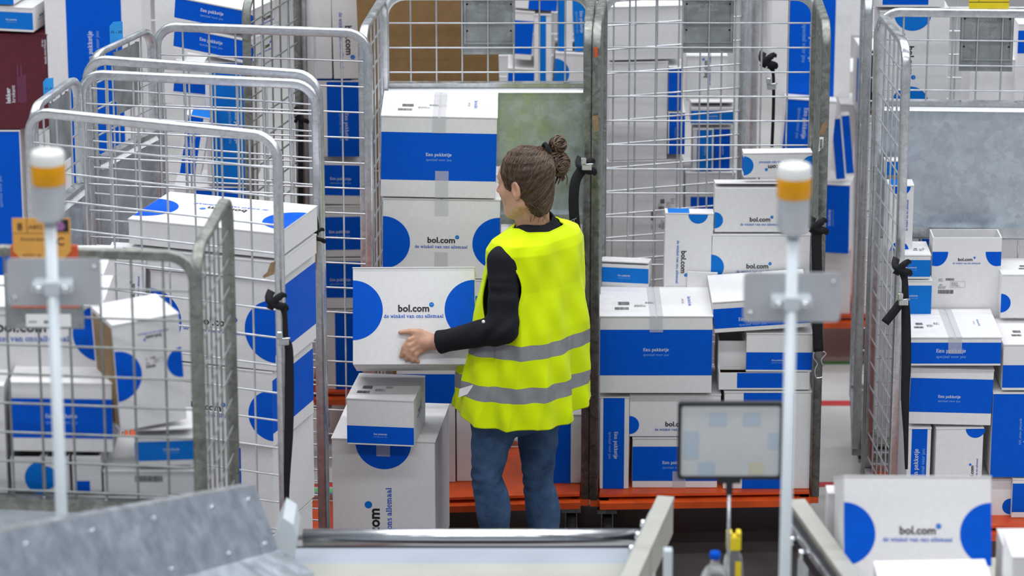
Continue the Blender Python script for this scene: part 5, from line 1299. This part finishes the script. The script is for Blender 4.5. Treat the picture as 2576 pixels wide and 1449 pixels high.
# jeans
def f_jeans(p):
    d = ellip(p, pel + up * .01, (.165, .125, .13), np.array([lf, fw, up]))
    for a, b, c, s in ((Lhip, Lkn, Lan, 0.), (Rhip, Rkn, Ran, 1.7)):
        ax = (c - b) / np.linalg.norm(c - b)
        l = smin(capsule(p, a + up * .02, b, .081, .052), capsule(p, b + ax * .06, c, .0545, .044), .03)
        l = smin(l, ellip(p, b + ax * .13 - fw * .012, (.054, .058, .11), np.array([lf, fw, up])), .02)
        q = p - b; t = q @ up + (q @ lf) * .25
        l = l + .0035 * np.sin(t * 150 + s + 3 * np.sin((q @ lf) * 30)) * np.exp(-((t) / .06) ** 2) * (0.6 + 0.4 * np.sin((q @ fw) * 40))
        q2 = p - a; t2 = q2 @ up - (q2 @ lf) * .8; l = l + .0028 * np.sin(t2 * 70 + s) * np.exp(-((t2 + .02) / .10) ** 2)
        q3 = p - c; t3 = q3 @ up; l = l + .0035 * np.sin(t3 * 120 + s) * np.exp(-((t3 - .05) / .07) ** 2)
        d = smin(d, l, .022)
    return np.maximum(d, (Lan[2] + .02) - p[:, 2] + 0 * d)
V, Q = s_box(np.array([lo[0] + .2, -.26, Lan[2] - .02]), np.array([hi[0], .26, pel[2] + .16]), f_jeans, .005)
mesh_obj('jeans', V - O, Q, 'denim', worker)
# shoes
for g in (Lfl, Rfl):
    def f_shoe(p, g=g):
        d = smin(capsule(p, g + up * .045, g + fw * .16 + up * .03, .044, .034), capsule(p, g + up * .05 , g + up * .09, .044, .042), .03)
        return np.maximum(d, .008 - p[:, 2])
    V, Q = s_box(g + np.array([-.24, -.08, -.012]), g + np.array([.1, .26, .16]), f_shoe, .006)
    mesh_obj('shoe', V - O, Q, 'rubber', worker)
# vest
TILT = 0.0
rings = [  # py, centre px, half along shoulders, half along facing, shift along facing
    (563, 1352, .098, .070, .0), (567, 1352, .112, .080, .0), (576, 1350, .150, .090, -.003), (588, 1348, .184, .103, -.004), (612, 1346, .200, .116, -.004),
    (650, 1346, .198, .124, -.002), (700, 1341, .193, .138, 0), (750, 1336, .203, .156, 0), (800, 1331, .213, .172, 0), (850, 1324, .221, .183, 0),
    (900, 1317, .228, .194, 0), (950, 1312, .233, .201, 0), (1000, 1310, .240, .207, 0), (1022, 1310, .242, .208, 0)]
NR, NA = 200, 360
pys = np.array([r[0] for r in rings], float); rr = np.array(rings, float)
tz_ = np.linspace(0, 1, NR); PY = 563 + (1022 - 563) * tz_ ** 1.05
VV = []; 
arm_c = (Lsh * .45 + Lel * .55)
for i, py in enumerate(PY):
    cx_, a_, b_, sh = [np.interp(py, pys, rr[:, k]) for k in (1, 2, 3, 4)]
    c0 = J(cx_, py, 0.0) + fw * sh
    dep = np.clip((py - 600) / 420.0, 0, 1)
    for k in range(NA):
        an = 2 * math.pi * k / NA
        ca, sa = math.cos(an), math.sin(an); e = 0.90
        ca = math.copysign(abs(ca) ** e, ca); sa = math.copysign(abs(sa) ** e, sa)
        fold = dep * (.0085 * math.sin(5 * an + 1.4 * math.sin(py / 130.0)) + .006 * math.sin(9 * an + 2.0 + py / 170.0) + .0035 * math.sin(17 * an + py / 60.0)) \
             + .0030 * math.sin(7 * an - py / 28.0) * (1 - dep) + .0022 * math.sin(13 * an + py / 17.0) * (0.3 + 0.7 * dep)
        fold *= 1.35
        sh_ = abs(math.sin(6.5 * an + 1.1 * math.sin(py / 110.0) + .5)); fold += dep * .010 * (1 - sh_) ** 2
        # vertical drapes from the shoulder blades on the back (an near -pi/2)
        back = math.exp(-((an - 1.5 * math.pi) / 0.55) ** 2)
        fold += back * (.15 + dep) * .011 * math.sin(11 * (an - 4.3) + py / 95.0)
        p = c0 + lf * (a_ * ca + fold * ca) + fw * (b_ * sa + fold * sa)
        if i < 16: p[2] += .012 * abs(ca) * 0 
        # neckline dips at the nape, the hem drops at the back and lifts to the right
        if py < 600: p[2] -= (600 - py) / 37.0 * .012 * (1 if sa < 0 else .6) * abs(sa)
        hem = max(0, (py - 940) / 82.0); p[2] += hem * (.014 * math.sin(2 * an + .4) + .006 * math.sin(5 * an)) 
        VV.append(p)
VV = np.array(VV)
faces = []; fm = []
inv = lambda v: CYP - ((v[1]-CAM.y) * sP + (v[2]-CAM.z) * cP) / ((v[1]-CAM.y) * cP - (v[2]-CAM.z) * sP) * FPX
def arm_dist(c, a, b, r0, r1):
    return capsule(c[None], a, b, r0, r1)[0]
hole_c = J(1268, 715, -.13)
for i in range(NR - 1):
    for k in range(NA):
        q = (i * NA + k, (i + 1) * NA + k, (i + 1) * NA + (k + 1) % NA, i * NA + (k + 1) % NA)
        c = VV[list(q)].mean(0)
        d = c - hole_c; u_ = d @ (lf * .55 - fw * .83); 
        def hole(c, sgn):
            cc = (Lsh if sgn > 0 else Rsh) + np.array([0, 0, -.108]); dd = c - cc
            if (c - chest) @ lf * sgn < .09: return False
            return ((dd @ fw + .006) / .076) ** 2 + (dd[2] / .122) ** 2 < 1
        if hole(c, 1) or hole(c, -1): continue
        faces.append(q); mp = PY[i]
        fm.append(1 if (822 <= mp <= 858 or 925 <= mp <= 961) else 0)
me_v = mesh_obj('vest', VV - O, faces, 'hivis', worker, ['hivis', 'reflect'], fm)
sm_ = me_v.modifiers.new('thick', 'SOLIDIFY'); sm_.thickness = .0022; sm_.offset = 0
# piping round the armhole, neckline and a side label
def hole_rim(sgn):
    pts = []
    for k in range(48):
        an = 2 * math.pi * k / 48; cc = (Lsh if sgn > 0 else Rsh) + np.array([0, 0, -.108]) - fw * .006
        t = cc + fw * .076 * math.cos(an) + up * .122 * math.sin(an)
        dd = VV - t; dd = dd - np.outer(dd @ lf, lf); dist = np.linalg.norm(dd, axis=1) + np.where((VV - chest) @ lf * sgn < .07, 9, 0)
        pts.append(VV[np.argmin(dist)] - O)
    pts = np.array(pts); pts = (np.roll(pts, 1, 0) + pts * 2 + np.roll(pts, -1, 0)) / 4
    mb = MB(); mb.tube([Vector(p) for p in pts], .0042, 'hivis', 8, False, True, closed=True); mb.build('armhole_binding', me_v)
hole_rim(1); hole_rim(-1)
mb = MB(); mb.tube([Vector(VV[k] - O) for k in range(NA)], .0035, 'hivis', 8, False, True, closed=True); mb.build('neckline_binding', me_v)
mb = MB(); A = J(1152, 998, -.155); Bp = J(1200, 972, -.19); 
prism(mb, [Vector(J(1153, 1000, -.150) - O), Vector(J(1196, 984, -.178) - O), Vector(J(1196, 966, -.178) - O), Vector(J(1156, 978, -.150) - O)], (0, -1, 0), .001, 'label')
mb.build('care_label', me_v)
# hair: cap, bun, strands
BC = J(1367, 385, .05)        # where the hair is tied
def f_hair(p):
    d = ellip(p, H(-.008, 0, .033), (.093, .081, .098), HA)
    d = smin(d, ellip(p, H(-.042, 0, -.03), (.048, .060, .085), HA), .03)
    d = smin(d, capsule(p, H(-.075, 0, .05), BC, .035, .024), .03)
    q = (p - HC) @ HA.T
    face = (q[:, 0] - .052) - np.clip(q[:, 2] - .02, -.2, .08) * .55          # face side is cut away
    d = np.maximum(d, face * .8)
    d = np.maximum(d, -(ellip(p, H(-.002, .080, -.012), (.024, .03, .036), HA)))
    d = np.maximum(d, -(ellip(p, H(-.002, -.080, -.012), (.024, .03, .036), HA)))
    low = -(q[:, 2] + .020 + .105 * np.clip((.02 - q[:, 0]) / .07, 0, 1)); d = np.maximum(d, low)
    ang = np.arctan2((p - BC) @ hl, (p - BC) @ np.cross(hf, hl)); return d + .0014 * np.sin(ang * 46 + 1.5 * np.sin(q[:, 0] * 14)) + .0012 * np.sin(ang * 23)
V, Q = s_box(HC - .17, HC + .17, f_hair, .0034)
HV = V.copy(); hair = mesh_obj('hair', V - O, Q, 'hair', worker)
rnd = random.Random(3)
for mm, N_, seed in (('hair', 600, 1), ('hair2', 480, 2)):
    mb = MB(); rnd = random.Random(seed)
    hc0 = H(-.010, 0, .010)
    outer = lambda p: np.minimum(ellip(p, H(-.008, 0, .033), (.093, .081, .098), HA), ellip(p, H(-.042, 0, -.03), (.048, .060, .085), HA))
    cand = HV[outer(HV) > -.004]; cand = cand[np.linalg.norm(cand - BC, axis=1) > .045]
    st = cand[[rnd.randrange(len(cand)) for _ in range(N_)]]
    ts = np.linspace(0, 1, 12); frac = np.array([rnd.uniform(.35, 1.0) for _ in range(N_)])
    D0_ = st - hc0; D1_ = (BC - hc0)[None]
    P_ = hc0 + D0_[:, None] * (1 - ts[None, :, None] * frac[:, None, None]) + D1_[:, None] * (ts[None, :, None] * frac[:, None, None])
    dr = P_ - hc0; dr /= np.linalg.norm(dr, axis=2, keepdims=True); dr = dr.reshape(-1, 3)
    t_ = np.full(len(dr), .17)
    for _ in range(14): t_ -= np.clip(f_hair(hc0 + dr * t_[:, None]), -.01, .03) * .8
    P_ = (hc0 + dr * (t_[:, None] + .0004)).reshape(N_, 12, 3)
    for k in range(N_):
        w0 = rnd.uniform(.0006, .0013); mb.tube([Vector(p - O) for p in P_[k]], [w0 * (.25 + .75 * math.sin(math.pi * (q + .6) / 12.2)) for q in range(12)], mm, 5, False)
    # bun: wound locks
    lobes = [(J(1400, 364, .05), .031), (J(1404, 412, .045), .038), (J(1386, 392, .045), .030)]
    for k in range(90 if mm == 'hair' else 50):
        lb, r0 = lobes[(0, 1, 1, 2)[k % 4]]
        c_ = lb + np.array([rnd.uniform(-.003, .003) for _ in range(3)])
        r_ = r0 * rnd.uniform(.45, .92); tl = rnd.uniform(-.9, .9); t2 = rnd.uniform(-.5, .5)
        nx = np.array([math.cos(tl) * .6, -.75, math.sin(tl) + t2]); nx /= np.linalg.norm(nx)
        e1 = np.cross(nx, [0, 0, 1.]); e1 /= np.linalg.norm(e1); e2 = np.cross(nx, e1); a0 = rnd.uniform(0, 6.28); pts = []
        off = math.sqrt(max(0, r0 * r0 - r_ * r_)) * rnd.choice([1, 1, .5])
        for j in range(16):
            a = a0 + j * .30; pts.append(Vector(c_ + nx * off + (e1 * math.cos(a) + e2 * math.sin(a) * 1.05) * r_ * (1 + .08 * math.sin(j * .8 + k)) - O))
        w0 = rnd.uniform(.0018, .0042); mb.tube(pts, [w0 * (.35 + .65 * math.sin(math.pi * (j + .5) / 16)) for j in range(16)], mm, 8, True)
    for lb, r0 in lobes: mb.lathe([(r0 * .9 * math.cos(R(a)), r0 * .9 * math.sin(R(a))) for a in range(-90, 91, 15)], 'hair', 18, Matrix.Translation(Vector(lb - O)))
    # loose ends and nape wisps
    for k in range(16 if mm == 'hair' else 12):
        s_ = J(1392 + rnd.uniform(-4, 22), 400 + rnd.uniform(-8, 20), .03); e_ = J(1400 + rnd.uniform(-14, 28), 440 + rnd.uniform(0, 26), .03); m_ = (s_ + e_) / 2 + np.array([rnd.uniform(0, .014), 0, 0])
        mb.tube(smooth([Vector(s_ - O), Vector(m_ - O), Vector(e_ - O)], 4), [.0032] * 4 + [.0024] * 4 + [.0004], mm, 6, True)
    for k in range(18):
        s_ = H(-.05 + rnd.uniform(-.03, .03), .05 + rnd.uniform(-.02, .012), -.06 + rnd.uniform(-.02, .03)); e_ = s_ + np.array([rnd.uniform(-.004, .03), -.002, -rnd.uniform(.02, .05)])
        mb.tube(smooth([Vector(s_ - O), Vector((s_ + e_) / 2 + np.array([.006, -.004, 0]) - O), Vector(e_ - O)], 3), .0007, mm, 4, False)
    mb.build('hair_strands', hair)['kind'] = 'stuff'
mb = MB()
for k in range(3):
    c_ = J(1370 + 3 * k, 378 + 4 * k, .02); pts = []
    e1 = np.array([.2, .1, .97]); e2 = np.array([-.3, .95, 0.1])
    for j in range(20):
        a = 2 * math.pi * j / 20; pts.append(Vector(c_ + (e1 * math.cos(a) + e2 * math.sin(a)) * (.021 + .002 * math.sin(j * 2.3)) - O))
    mb.tube(pts, [.0062 + .0018 * math.sin(j * 3.1 + k) for j in range(20)], 'scrunch', 8, False, True, closed=True)
mb.build('hair_tie', worker)
# eyebrows and iris
for s in (-1, 1):
    mb = MB(); mb.tube([Vector(H(.094, s*.014, .030) - O), Vector(H(.090, s*.030, .033) - O), Vector(H(.078, s*.044, .029) - O)], [.003, .0028, .001], 'hair', 6); mb.build('eyebrow', worker)
    mb = MB(); c_ = H(.0895, s*.031, .012) - O; mb.lathe([(0, .001), (.004, .0008), (.0058, 0)], 'iris', 16, Matrix.Translation(Vector(c_)) @ Vector((0, 0, 1)).rotation_difference(Vector(hf)).to_matrix().to_4x4()); mb.build('iris', worker)

# the carried parcel and what stands beside the worker
wh = 0.333
bx = carton('parcel with two blue half circles, carried in the worker\'s hands', 888, 668, 1194, 917, -.128, .29, ('B', 0, dict(r=.102, cy=.565, ts=.203, ty=.555)), 'lid', under=('S', 0, dict(rects=[(0, 0, .001, .001)])), tilt=-22.5, roll=-.3, size=(.414, wh))
carton('tall parcel with a hanging half circle and lettering running up, beside the worker', 838, 1106, 1097, 1420, -.04, .40, ('C', 0, dict(r=.097, cx=.50, cy=.985, tx=.455, ty=.265, ts=.33)), 'flaps', yaw=-6, tape=False)
